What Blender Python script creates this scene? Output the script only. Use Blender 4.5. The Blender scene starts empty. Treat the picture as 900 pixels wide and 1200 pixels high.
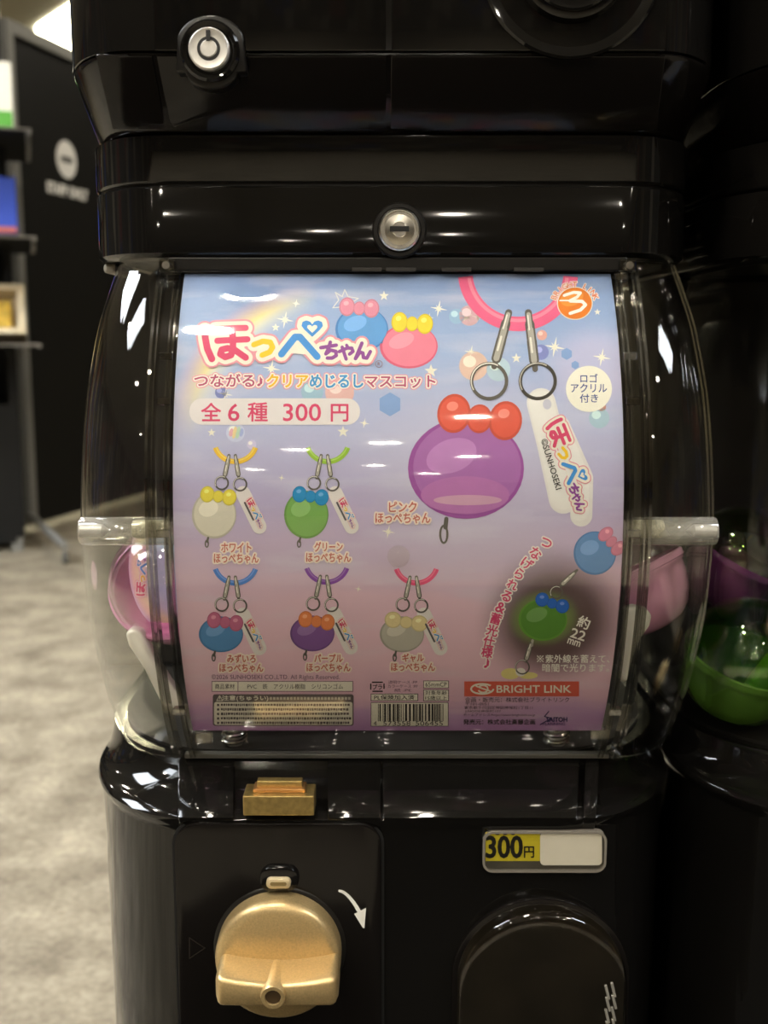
import bpy, bmesh, math, random
import numpy as np
from mathutils import Vector, Matrix
random.seed(7)
S = bpy.context.scene
COL = S.collection
PI = math.pi

# ---------------------------------------------------------------- camera
FPX, TH, CAMD, CZ = 1265.0, math.radians(8.98), 0.60, 0.75
cam_d = bpy.data.cameras.new('camera')
cam = bpy.data.objects.new('camera', cam_d)
COL.objects.link(cam)
cam.location = (0, -CAMD, CZ)
cam.rotation_euler = (PI/2 - TH, 0, 0)
cam_d.sensor_fit = 'VERTICAL'
cam_d.sensor_height = 36.0
cam_d.lens = FPX/1200*36.0
cam_d.clip_start = 0.02
cam_d.dof.use_dof = True
cam_d.dof.focus_distance = 0.60
cam_d.dof.aperture_fstop = 8.0
S.camera = cam

# ---------------------------------------------------------------- world, exposure
w = bpy.data.worlds.new('world')
S.world = w
w.use_nodes = True
w.node_tree.nodes['Background'].inputs[0].default_value = (1.0, 0.9, 0.75, 1)
w.node_tree.nodes['Background'].inputs[1].default_value = 0.02
S.view_settings.view_transform = 'Standard'
S.view_settings.look = 'None'
S.view_settings.gamma = 1
S.view_settings.use_curve_mapping = False
S.view_settings.exposure = 1.52
S.cycles.use_denoising = True
S.cycles.transparent_max_bounces = 32
S.cycles.max_bounces = 10
S.cycles.transmission_bounces = 8
S.cycles.caustics_reflective = False
S.cycles.caustics_refractive = False

WARM = (1.0, 0.91, 0.76)
LAMP_POWER = 185.0        # emission strength of a ceiling downlight
PANEL_POWER = 9.0        # emission strength of a ceiling light panel

# ---------------------------------------------------------------- pixels to places
def ray(px, py):
    u = (px-450)/FPX; v = (600-py)/FPX
    return Vector((u, math.cos(TH)+v*math.sin(TH), -math.sin(TH)+v*math.cos(TH)))
CAM = Vector((0, -CAMD, CZ))
def at(px, py, Y):
    d = ray(px, py)
    return CAM + d*((Y+CAMD)/d.y)
def on_plane(px, py, p0, n):
    d = ray(px, py)
    return CAM + d*((Vector(p0)-CAM).dot(n)/d.dot(n))
def on_z(px, py, z):
    d = ray(px, py)
    return CAM + d*((z-CZ)/d.z)

# ---------------------------------------------------------------- materials
MATS = {}
def mat(name, col, rough=0.5, metal=0.0, spec=0.5, noise=0.0, nscale=60, bump=0.0, emit=None, es=0.0, coat=0.0):
    if name in MATS: return MATS[name]
    m = bpy.data.materials.new(name); m.use_nodes = True
    nt = m.node_tree; b = nt.nodes['Principled BSDF']
    c = (*col, 1)
    b.inputs['Base Color'].default_value = c
    b.inputs['Roughness'].default_value = rough
    b.inputs['Metallic'].default_value = metal
    b.inputs['Specular IOR Level'].default_value = spec
    b.inputs['Coat Weight'].default_value = coat
    if emit:
        b.inputs['Emission Color'].default_value = (*emit, 1)
        b.inputs['Emission Strength'].default_value = es
    if noise > 0 or bump > 0:
        tc = nt.nodes.new('ShaderNodeTexCoord')
        nz = nt.nodes.new('ShaderNodeTexNoise')
        nz.inputs['Scale'].default_value = nscale; nz.inputs['Detail'].default_value = 6
        nt.links.new(tc.outputs['Object'], nz.inputs['Vector'])
        if noise > 0:
            r = nt.nodes.new('ShaderNodeValToRGB')
            r.color_ramp.elements[0].position = 0.3; r.color_ramp.elements[1].position = 0.7
            r.color_ramp.elements[0].color = (*[x*(1-noise) for x in col], 1)
            r.color_ramp.elements[1].color = (*[min(1, x*(1+noise)) for x in col], 1)
            nt.links.new(nz.outputs['Fac'], r.inputs['Fac'])
            nt.links.new(r.outputs['Color'], b.inputs['Base Color'])
        if bump > 0:
            bp = nt.nodes.new('ShaderNodeBump'); bp.inputs['Strength'].default_value = bump
            bp.inputs['Distance'].default_value = 0.001
            nt.links.new(nz.outputs['Fac'], bp.inputs['Height'])
            nt.links.new(bp.outputs['Normal'], b.inputs['Normal'])
    MATS[name] = m
    return m

def clear_mat(name, tint=(0.97, 0.97, 0.95), base=0.05, rough=0.02, gloss=(1, 1, 1), bump=0.0, light_veil=0.0, g0=0.45):
    """thin clear plastic: see-through with a Fresnel-like reflection"""
    if name in MATS: return MATS[name]
    m = bpy.data.materials.new(name); m.use_nodes = True
    nt = m.node_tree
    for n in list(nt.nodes): nt.nodes.remove(n)
    out = nt.nodes.new('ShaderNodeOutputMaterial')
    tr = nt.nodes.new('ShaderNodeBsdfTransparent'); tr.inputs['Color'].default_value = (*tint, 1)
    gl = nt.nodes.new('ShaderNodeBsdfGlossy'); gl.inputs['Roughness'].default_value = rough
    gl.inputs['Color'].default_value = (*gloss, 1)
    lw = nt.nodes.new('ShaderNodeLayerWeight'); lw.inputs['Blend'].default_value = 0.5
    pw = nt.nodes.new('ShaderNodeMath'); pw.operation = 'POWER'; pw.inputs[1].default_value = 4.0
    ma = nt.nodes.new('ShaderNodeMath'); ma.operation = 'MULTIPLY_ADD'
    ma.inputs[1].default_value = 0.85; ma.inputs[2].default_value = base
    mx = nt.nodes.new('ShaderNodeMixShader')
    nt.links.new(lw.outputs['Facing'], pw.inputs[0]); nt.links.new(pw.outputs[0], ma.inputs[0])
    nt.links.new(ma.outputs[0], mx.inputs['Fac'])
    nt.links.new(tr.outputs[0], mx.inputs[1]); nt.links.new(gl.outputs[0], mx.inputs[2])
    last = mx
    if bump > 0:
        tc = nt.nodes.new('ShaderNodeTexCoord')
        nz = nt.nodes.new('ShaderNodeTexNoise'); nz.inputs['Scale'].default_value = 45
        bp = nt.nodes.new('ShaderNodeBump'); bp.inputs['Strength'].default_value = bump
        bp.inputs['Distance'].default_value = 0.001
        nt.links.new(tc.outputs['Object'], nz.inputs['Vector'])
        nt.links.new(nz.outputs['Fac'], bp.inputs['Height'])
        nt.links.new(bp.outputs['Normal'], gl.inputs['Normal'])
    if light_veil > 0:  # patchy whitish diffuse, painted in for bright highlights on clear plastic
        tc2 = nt.nodes.new('ShaderNodeTexCoord')
        n2 = nt.nodes.new('ShaderNodeTexNoise'); n2.inputs['Scale'].default_value = 22; n2.inputs['Detail'].default_value = 8
        rr = nt.nodes.new('ShaderNodeMapRange'); rr.inputs[1].default_value = g0; rr.inputs[2].default_value = 0.8
        rr.inputs[3].default_value = 0.0; rr.inputs[4].default_value = light_veil
        df = nt.nodes.new('ShaderNodeBsdfDiffuse'); df.inputs['Color'].default_value = (0.7, 0.68, 0.62, 1)
        m2 = nt.nodes.new('ShaderNodeMixShader')
        nt.links.new(tc2.outputs['Object'], n2.inputs['Vector']); nt.links.new(n2.outputs['Fac'], rr.inputs[0])
        nt.links.new(rr.outputs[0], m2.inputs['Fac']); nt.links.new(mx.outputs[0], m2.inputs[1]); nt.links.new(df.outputs[0], m2.inputs[2])
        last = m2
    nt.links.new(last.outputs[0], out.inputs['Surface'])
    MATS[name] = m
    return m

def glass_mat(name, col=(0.97, 0.97, 0.95), ior=1.45, rough=0.02):
    if name in MATS: return MATS[name]
    m = bpy.data.materials.new(name); m.use_nodes = True
    nt = m.node_tree
    for n in list(nt.nodes): nt.nodes.remove(n)
    out = nt.nodes.new('ShaderNodeOutputMaterial')
    g = nt.nodes.new('ShaderNodeBsdfGlass'); g.inputs['Color'].default_value = (*col, 1)
    g.inputs['IOR'].default_value = ior; g.inputs['Roughness'].default_value = rough
    nt.links.new(g.outputs[0], out.inputs['Surface'])
    MATS[name] = m
    return m

BLACK = mat('glossy_black_plastic', (0.006, 0.0055, 0.005), 0.06, spec=0.38, bump=0.02, nscale=14)
BLACKB = mat('black_plastic_panel', (0.006, 0.005, 0.0045), 0.12, spec=0.25, bump=0.03, nscale=20)
BLACKS = mat('satin_black_plastic', (0.008, 0.007, 0.006), 0.32, spec=0.35, noise=0.2)
DARK = mat('dark_interior_plastic', (0.02, 0.018, 0.016), 0.4, noise=0.3, nscale=30)
GOLD = mat('gold_paint', (0.58, 0.42, 0.20), 0.36, metal=0.7, noise=0.12, nscale=900, bump=0.05)
GOLDS = mat('gold_slot_metal', (0.46, 0.33, 0.12), 0.30, metal=0.85, noise=0.2, nscale=300, bump=0.06)
STEEL = mat('brushed_steel', (0.62, 0.59, 0.52), 0.24, metal=1.0, noise=0.1, nscale=300)
ZINC = mat('pale_zinc', (0.62, 0.60, 0.56), 0.42, metal=0.6, noise=0.1, nscale=200)
HOLE = mat('dark_hole', (0.004, 0.004, 0.004), 0.6, noise=0.2)
WHITEP = mat('white_print', (0.85, 0.83, 0.76), 0.5, noise=0.03, nscale=200)
CLEAR = clear_mat('clear_window_plastic', base=0.035, rough=0.025, bump=0.05)
CLEARF = clear_mat('clear_front_plastic', base=0.035, rough=0.035, bump=0.035)
GLASS = glass_mat('clear_acrylic')
RIB = clear_mat('edge_of_clear_plastic', tint=(0.72, 0.71, 0.66), base=0.16, rough=0.05, bump=0.2, light_veil=0.12)
TUBEM = clear_mat('clear_tube_plastic', tint=(0.95, 0.95, 0.92), base=0.12, rough=0.05, bump=0.5, light_veil=0.45, g0=0.2)
SMOKE = clear_mat('smoky_flap_plastic', tint=(0.66, 0.64, 0.58), base=0.05, rough=0.06, bump=0.1, light_veil=0.0)

# ---------------------------------------------------------------- mesh helpers
class MB:
    def __init__(s): s.v = []; s.f = []
    def add(s, vs, fs):
        n = len(s.v); s.v += [tuple(p) for p in vs]; s.f += [tuple(i+n for i in f) for f in fs]; return s
    def box(s, c, d, rot=None):
        x, y, z = d[0]/2, d[1]/2, d[2]/2
        vs = [Vector(p) for p in ((-x,-y,-z),(x,-y,-z),(x,y,-z),(-x,y,-z),(-x,-y,z),(x,-y,z),(x,y,z),(-x,y,z))]
        if rot is not None: vs = [rot @ p for p in vs]
        return s.add([p+Vector(c) for p in vs], [(0,3,2,1),(4,5,6,7),(0,1,5,4),(1,2,6,5),(2,3,7,6),(3,0,4,7)])
    def rings(s, rs, closed=True, caps=True):
        n = len(rs[0]); vs = [p for r in rs for p in r]; fs = []
        for k in range(len(rs)-1):
            for i in range(n if closed else n-1):
                j = (i+1) % n
                fs.append((k*n+i, k*n+j, (k+1)*n+j, (k+1)*n+i))
        if caps and closed:
            fs.append(tuple(reversed(range(n)))); fs.append(tuple(range((len(rs)-1)*n, len(rs)*n)))
        return s.add(vs, fs)
    def lathe(s, prof, c, axis=(0,0,1), n=40, caps=True):
        """prof: list of (radius, height along axis)"""
        a = Vector(axis).normalized(); q = a.to_track_quat('Z', 'Y').to_matrix(); c = Vector(c)
        rs = []
        for r, h in prof:
            r = max(r, 1e-5)
            rs.append([c + q @ Vector((r*math.cos(2*PI*i/n), r*math.sin(2*PI*i/n), h)) for i in range(n)])
        return s.rings(rs, True, caps)
    def tube(s, path, r, n=10, caps=True):
        path = [Vector(p) for p in path]; rs = []
        up = None
        for i, p in enumerate(path):
            t = (path[min(i+1, len(path)-1)]-path[max(i-1, 0)]).normalized()
            if up is None:
                up = t.orthogonal().normalized()
            up = (up - t*up.dot(t)).normalized(); b = t.cross(up)
            rr = r[i] if isinstance(r, (list, tuple)) else r
            rs.append([p+(up*math.cos(2*PI*k/n)+b*math.sin(2*PI*k/n))*rr for k in range(n)])
        return s.rings(rs, True, caps)
    def prism(s, poly, fn, t):
        """poly: 2D points; fn(a,b,d) -> point at depth d; extruded from d=0 to d=t"""
        n = len(poly)
        vs = [fn(a, b, 0) for a, b in poly]+[fn(a, b, t) for a, b in poly]
        fs = [tuple(range(n)), tuple(reversed(range(n, 2*n)))]
        fs += [((i+1) % n, i, n+i, n+(i+1) % n) for i in range(n)]
        return s.add(vs, fs)
    def build(s, name, m, parent=None, smooth=35, bevel=0, seg=2, org=None):
        me = bpy.data.meshes.new(name)
        o0 = Vector(org) if org is not None else (Vector(parent['_o']) if parent is not None and '_o' in parent else Vector((0,0,0)))
        me.from_pydata([tuple(Vector(p)-o0) for p in s.v], [], s.f)
        bm = bmesh.new(); bm.from_mesh(me)
        bmesh.ops.recalc_face_normals(bm, faces=bm.faces)
        if bevel:
            es = [e for e in bm.edges if len(e.link_faces) == 2 and e.calc_face_angle(0) > math.radians(40)]
            bmesh.ops.bevel(bm, geom=es, offset=bevel, segments=seg, affect='EDGES', profile=0.5, clamp_overlap=True)
        bm.to_mesh(me); bm.free()
        me.materials.append(m)
        if smooth:
            me.polygons.foreach_set('use_smooth', [True]*len(me.polygons))
            me.set_sharp_from_angle(angle=math.radians(smooth))
        o = bpy.data.objects.new(name, me); COL.objects.link(o)
        if parent is not None:
            o.parent = parent
            if '_o' in parent: o['_o'] = parent['_o']
        elif org is not None: o.location = o0
        return o

def thing(name, label, cat, loc, group=None):
    o = bpy.data.objects.new(name, None); COL.objects.link(o)
    o.empty_display_size = 0.05; o.location = loc
    o['_o'] = tuple(loc); o['label'] = label; o['category'] = cat
    if group: o['group'] = group
    return o
def tag(o, label, cat, group=None):
    o['label'] = label; o['category'] = cat
    if group: o['group'] = group
    return o
def structure(o): o['kind'] = 'structure'; return o
def copy_tree(o, parent=None, skip=()):
    c = o.copy(); COL.objects.link(c)
    if parent is not None: c.parent = parent
    for ch in list(o.children):
        if not ch.name.startswith(skip or '#'): copy_tree(ch, c)
    return c

def rrect(x0, y0, x1, y1, r, n=6):
    pts = []
    for cx, cy, a in ((x1-r, y1-r, 0), (x0+r, y1-r, 90), (x0+r, y0+r, 180), (x1-r, y0+r, 270)):
        for k in range(n+1):
            t = math.radians(a+90*k/n); pts.append((cx+r*math.cos(t), cy+r*math.sin(t)))
    return pts
def front(Y):                       # 2D (x,z) drawn on the plane at depth Y, extruded away from the viewer
    return lambda a, b, d: Vector((a, Y+d, b))

# ================================================================ the room
rm_floor = None
def floor_mat():
    m = bpy.data.materials.new('mottled_concrete_floor'); m.use_nodes = True
    nt = m.node_tree; b = nt.nodes['Principled BSDF']
    tc = nt.nodes.new('ShaderNodeTexCoord')
    mp = nt.nodes.new('ShaderNodeMapping'); mp.inputs['Scale'].default_value = (1.0, 1.0, 1.0)
    n1 = nt.nodes.new('ShaderNodeTexNoise'); n1.inputs['Scale'].default_value = 9; n1.inputs['Detail'].default_value = 7; n1.inputs['Roughness'].default_value = 0.65
    n2 = nt.nodes.new('ShaderNodeTexNoise'); n2.inputs['Scale'].default_value = 90; n2.inputs['Detail'].default_value = 3
    r1 = nt.nodes.new('ShaderNodeValToRGB')
    r1.color_ramp.elements[0].position = 0.33; r1.color_ramp.elements[0].color = (0.165, 0.138, 0.098, 1)
    r1.color_ramp.elements[1].position = 0.68; r1.color_ramp.elements[1].color = (0.41, 0.36, 0.27, 1)
    mx = nt.nodes.new('ShaderNodeMix'); mx.data_type = 'RGBA'; mx.blend_type = 'OVERLAY'; mx.inputs['Factor'].default_value = 0.55
    nt.links.new(tc.outputs['Object'], mp.inputs['Vector'])
    nt.links.new(mp.outputs['Vector'], n1.inputs['Vector']); nt.links.new(mp.outputs['Vector'], n2.inputs['Vector'])
    nt.links.new(n1.outputs['Fac'], r1.inputs['Fac'])
    nt.links.new(r1.outputs['Color'], mx.inputs['A']); nt.links.new(n2.outputs['Fac'], mx.inputs['B'])
    nt.links.new(mx.outputs['Result'], b.inputs['Base Color'])
    b.inputs['Roughness'].default_value = 0.55
    bp = nt.nodes.new('ShaderNodeBump'); bp.inputs['Strength'].default_value = 0.2; bp.inputs['Distance'].default_value = 0.002
    nt.links.new(n2.outputs['Fac'], bp.inputs['Height']); nt.links.new(bp.outputs['Normal'], b.inputs['Normal'])
    return m
RX0, RX1, RY0, RY1, RH = -6.5, 5.5, -13.0, 9.6, 2.8
CEIL = mat('grey_ceiling', (0.34, 0.33, 0.30), 0.8, noise=0.06, nscale=4)
WALLM = mat('beige_wall', (0.42, 0.37, 0.29), 0.8, noise=0.08, nscale=5)
def wall_panels():
    m = bpy.data.materials.new('dark_wall_with_coloured_posters'); m.use_nodes = True
    nt = m.node_tree; b = nt.nodes['Principled BSDF']
    tc = nt.nodes.new('ShaderNodeTexCoord')
    mp = nt.nodes.new('ShaderNodeMapping'); mp.inputs['Scale'].default_value = (1.6, 1.6, 1.1)
    vo = nt.nodes.new('ShaderNodeTexVoronoi'); vo.distance = 'CHEBYCHEV'; vo.inputs['Scale'].default_value = 1.3; vo.inputs['Randomness'].default_value = 0.55
    r = nt.nodes.new('ShaderNodeValToRGB'); r.color_ramp.interpolation = 'CONSTANT'
    cols = [(0.0, (0.06, 0.055, 0.045)), (0.32, (0.22, 0.18, 0.12)), (0.45, (0.03, 0.07, 0.28)), (0.55, (0.32, 0.26, 0.18)),
            (0.66, (0.03, 0.03, 0.03)), (0.74, (0.30, 0.05, 0.04)), (0.82, (0.45, 0.40, 0.32)), (0.92, (0.05, 0.05, 0.05))]
    el = r.color_ramp.elements
    el[0].position, el[0].color = cols[0][0], (*cols[0][1], 1)
    el[1].position, el[1].color = cols[1][0], (*cols[1][1], 1)
    for p, c in cols[2:]:
        e = el.new(p); e.color = (*c, 1)
    sp = nt.nodes.new('ShaderNodeSeparateColor')
    nt.links.new(tc.outputs['Object'], mp.inputs['Vector']); nt.links.new(mp.outputs['Vector'], vo.inputs['Vector'])
    nt.links.new(vo.outputs['Color'], sp.inputs['Color']); nt.links.new(sp.outputs['Red'], r.inputs['Fac'])
    nt.links.new(r.outputs['Color'], b.inputs['Base Color']); b.inputs['Roughness'].default_value = 0.6
    return m
POSTERWALL = wall_panels()
cxr, cyr = (RX0+RX1)/2, (RY0+RY1)/2
structure(MB().box((cxr, cyr, -0.05), (RX1-RX0, RY1-RY0, 0.1)).build('floor', floor_mat(), smooth=0))
structure(MB().box((0.25, -0.62, 0.003), (1.5, 1.2, 0.006)).build('floor_carpet', mat('black_aisle_carpet', (0.015, 0.014, 0.012), 0.9, spec=0.1, noise=0.3, nscale=200), smooth=0))  # unseen dark mat, added to keep floor reflections off the black body
structure(MB().box((cxr, cyr, RH+0.05), (RX1-RX0, RY1-RY0, 0.1)).build('ceiling', CEIL, smooth=0))
structure(MB().box((cxr, RY1+0.05, RH/2), (RX1-RX0, 0.1, RH)).build('wall_far', WALLM, smooth=0))
structure(MB().box((cxr, RY0-0.05, RH/2), (RX1-RX0, 0.1, RH)).build('wall_near', POSTERWALL, smooth=0))
structure(MB().box((RX0-0.05, cyr, RH/2), (0.1, RY1-RY0, RH)).build('wall_left', POSTERWALL, smooth=0))
structure(MB().box((RX1+0.05, cyr, RH/2), (0.1, RY1-RY0, RH)).build('wall_right', POSTERWALL, smooth=0))

LAMP_M = mat('lamp_diffuser', (1, 0.95, 0.85), 0.5, emit=WARM, es=LAMP_POWER)
PANEL_M = mat('panel_diffuser', (1, 0.97, 0.85), 0.5, emit=(1.0, 0.93, 0.62), es=PANEL_POWER)
COOL_M = mat('cool_panel_diffuser', (0.95, 0.97, 1), 0.5, emit=(0.88, 0.94, 1.0), es=PANEL_POWER)
LAMP_RIM = mat('lamp_rim_white', (0.5, 0.48, 0.44), 0.5, noise=0.03)
def downlight():
    t = thing('ceiling_light', 'small round recessed ceiling downlight over the shop aisle', 'ceiling light', (0, 0, RH), 'recessed downlights in the ceiling')
    MB().lathe([(0.058, 0), (0.062, -0.006), (0.078, -0.006), (0.08, 0.0)], (0, 0, RH), n=24, caps=False).build('rim', LAMP_RIM, t)
    MB().lathe([(0.058, -0.0005), (0.058, -0.003)], (0, 0, RH), n=24).build('diffuser', LAMP_M, t)
    return t
spots = [(-0.33, -0.47), (-0.47, -1.06), (0.38, -3.5), (0.0, -5.2), (-0.55, -5.95), (0.62, -6.8), (-0.07, -8.3), (-1.2, -9.2), (0.45, -10.4),
         (1.9, -1.9), (-2.0, -2.0), (2.3, -4.6), (-2.4, -4.4), (-1.1, -1.9), (1.2, -2.6), (-1.3, -3.4), (-2.3, -0.2), (-1.5, 0.9), (-2.8, 1.6), (-0.7, 2.3), (-1.9, 3.0), (-3.4, 3.4), (-0.6, 4.2), (-2.6, 5.4)]  # unseen extras, added to brighten the poster, floor and partition sign
d0 = downlight()
for i, (x, y) in enumerate(spots):
    o = d0 if i == 0 else copy_tree(d0)
    o.location = (x, y, RH)

# bright ceiling panel seen over the partition
pa, pb, pc = on_z(37, 34, RH), on_z(86, 57, RH), on_z(82, 4, RH)
e1, e2 = (pb-pa), (pc-pa)
tp = thing('ceiling_light_panel', 'big bright yellowish light panel in the ceiling beyond the black partition', 'light panel', (pa.x, pa.y, RH))
pts = [(a, b) for a, b in rrect(0, 0, 3.0, 2.2, 0.22)]
MB().prism(pts, lambda a, b, d: Vector((pa.x+e1.x*a*0.9+e2.x*b*0.9, pa.y+e1.y*a*0.9+e2.y*b*0.9, RH-0.012+d)), 0.011).build('diffuser', PANEL_M, tp, smooth=0)
# unseen cool panels, added for bluish reflections on the machine shoulders
for i, (x, y, sx, sy) in enumerate(((-2.5, 1.2, 1.2, 1.2), (-1.9, -0.5, 1.2, 0.5), (2.5, -0.8, 1.2, 0.6))):
    t2 = thing('ceiling_light_panel', ['long cool ceiling light panel over the open floor', 'narrow cool ceiling light panel beside the end of the machine row', 'narrow cool ceiling light panel above the machine row'][i], 'light panel', (x, y, RH))
    MB().box((x, y, RH-0.008), (sx, sy, 0.012)).build('diffuser', COOL_M, t2, smooth=0)
    MB().box((x, y, RH-0.001), (sx+0.04, sy+0.04, 0.006)).build('frame', LAMP_RIM, t2, smooth=0)

# pillar on the far wall
pil = at(24, 10, 8.8)
structure(MB().box((pil.x, 8.9, RH/2), (0.12, 0.12, RH)).build('trim_1', mat('dark_bronze_trim', (0.08, 0.07, 0.05), 0.5, noise=0.1), smooth=0))

# ================================================================ black partition with lettering
GREYF = mat('grey_aluminium_frame', (0.30, 0.30, 0.28), 0.45, metal=0.3, noise=0.06)
PBLACK = mat('matt_black_board', (0.006, 0.006, 0.0055), 0.6, spec=0.3, noise=0.15)
q0, q1 = on_z(39, 622, 0), on_z(98, 605, 0)
pdir = (q1-q0).normalized()
pn = Vector((pdir.y, -pdir.x, 0))
part = thing('partition', 'tall black partition board in a grey frame with white lettering on it', 'partition', (q0.x, q0.y, 0))
PH = 1.885
def pp(s, z, d=0.0): return q0 + pdir*s + Vector((0, 0, z)) + pn*d
PL = 2.6
def slab(s0, s1, z0, z1, d0, d1):
    return MB().add([pp(s0,z0,d0),pp(s1,z0,d0),pp(s1,z1,d0),pp(s0,z1,d0),pp(s0,z0,d1),pp(s1,z0,d1),pp(s1,z1,d1),pp(s0,z1,d1)],
                    [(0,1,2,3),(7,6,5,4),(0,4,5,1),(1,5,6,2),(2,6,7,3),(3,7,4,0)])
slab(0.0, PL, 0.03, PH, -0.012, 0.012).build('board', PBLACK, part, smooth=0)
slab(-0.045, 0.0, 0.03, PH+0.045, -0.025, 0.025).build('post', GREYF, part, smooth=0)
slab(PL, PL+0.045, 0.03, PH+0.045, -0.025, 0.025).build('post', GREYF, part, smooth=0)
slab(0.0, PL, PH, PH+0.045, -0.025, 0.025).build('top_rail', GREYF, part, smooth=0)
fe = on_z(76, 645, 0.05)
pb0 = pp(-0.02, 0.07); 
ft = MB().tube([pb0, Vector((fe.x, fe.y, 0.065))], 0.014, 8).build('foot', GREYF, part)
MB().lathe([(0.018, -0.01), (0.022, -0.006), (0.022, 0.006), (0.018, 0.01)], (fe.x, fe.y, 0.026), axis=(1, 0.3, 0), n=16).build('caster', mat('grey_rubber', (0.12, 0.12, 0.11), 0.6, noise=0.1), ft)

# ---------------------------------------------------------------- flat print tools
TXT = {}
def text_geo(s):
    """triangles of a line of type, in font units, plus its outline edges"""
    if s in TXT: return TXT[s]
    c = bpy.data.curves.new('type', 'FONT'); c.body = s; c.size = 1.0; c.resolution_u = 3; c.fill_mode = 'FRONT'
    o = bpy.data.objects.new('type', c); COL.objects.link(o)
    dg = bpy.context.evaluated_depsgraph_get()
    me = bpy.data.meshes.new_from_object(o.evaluated_get(dg))
    vs = [(v.co.x, v.co.y) for v in me.vertices]
    fs = [tuple(p.vertices) for p in me.polygons]
    cnt = {}
    for f in fs:
        for i in range(len(f)):
            k = tuple(sorted((f[i], f[(i+1) % len(f)]))); cnt[k] = cnt.get(k, 0)+1
    be = [k for k, n in cnt.items() if n == 1]
    bpy.data.objects.remove(o); bpy.data.curves.remove(c); bpy.data.meshes.remove(me)
    xs = [v[0] for v in vs]; ys = [v[1] for v in vs]
    TXT[s] = (vs, fs, be, (min(xs), min(ys), max(xs), max(ys)))
    return TXT[s]

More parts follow.
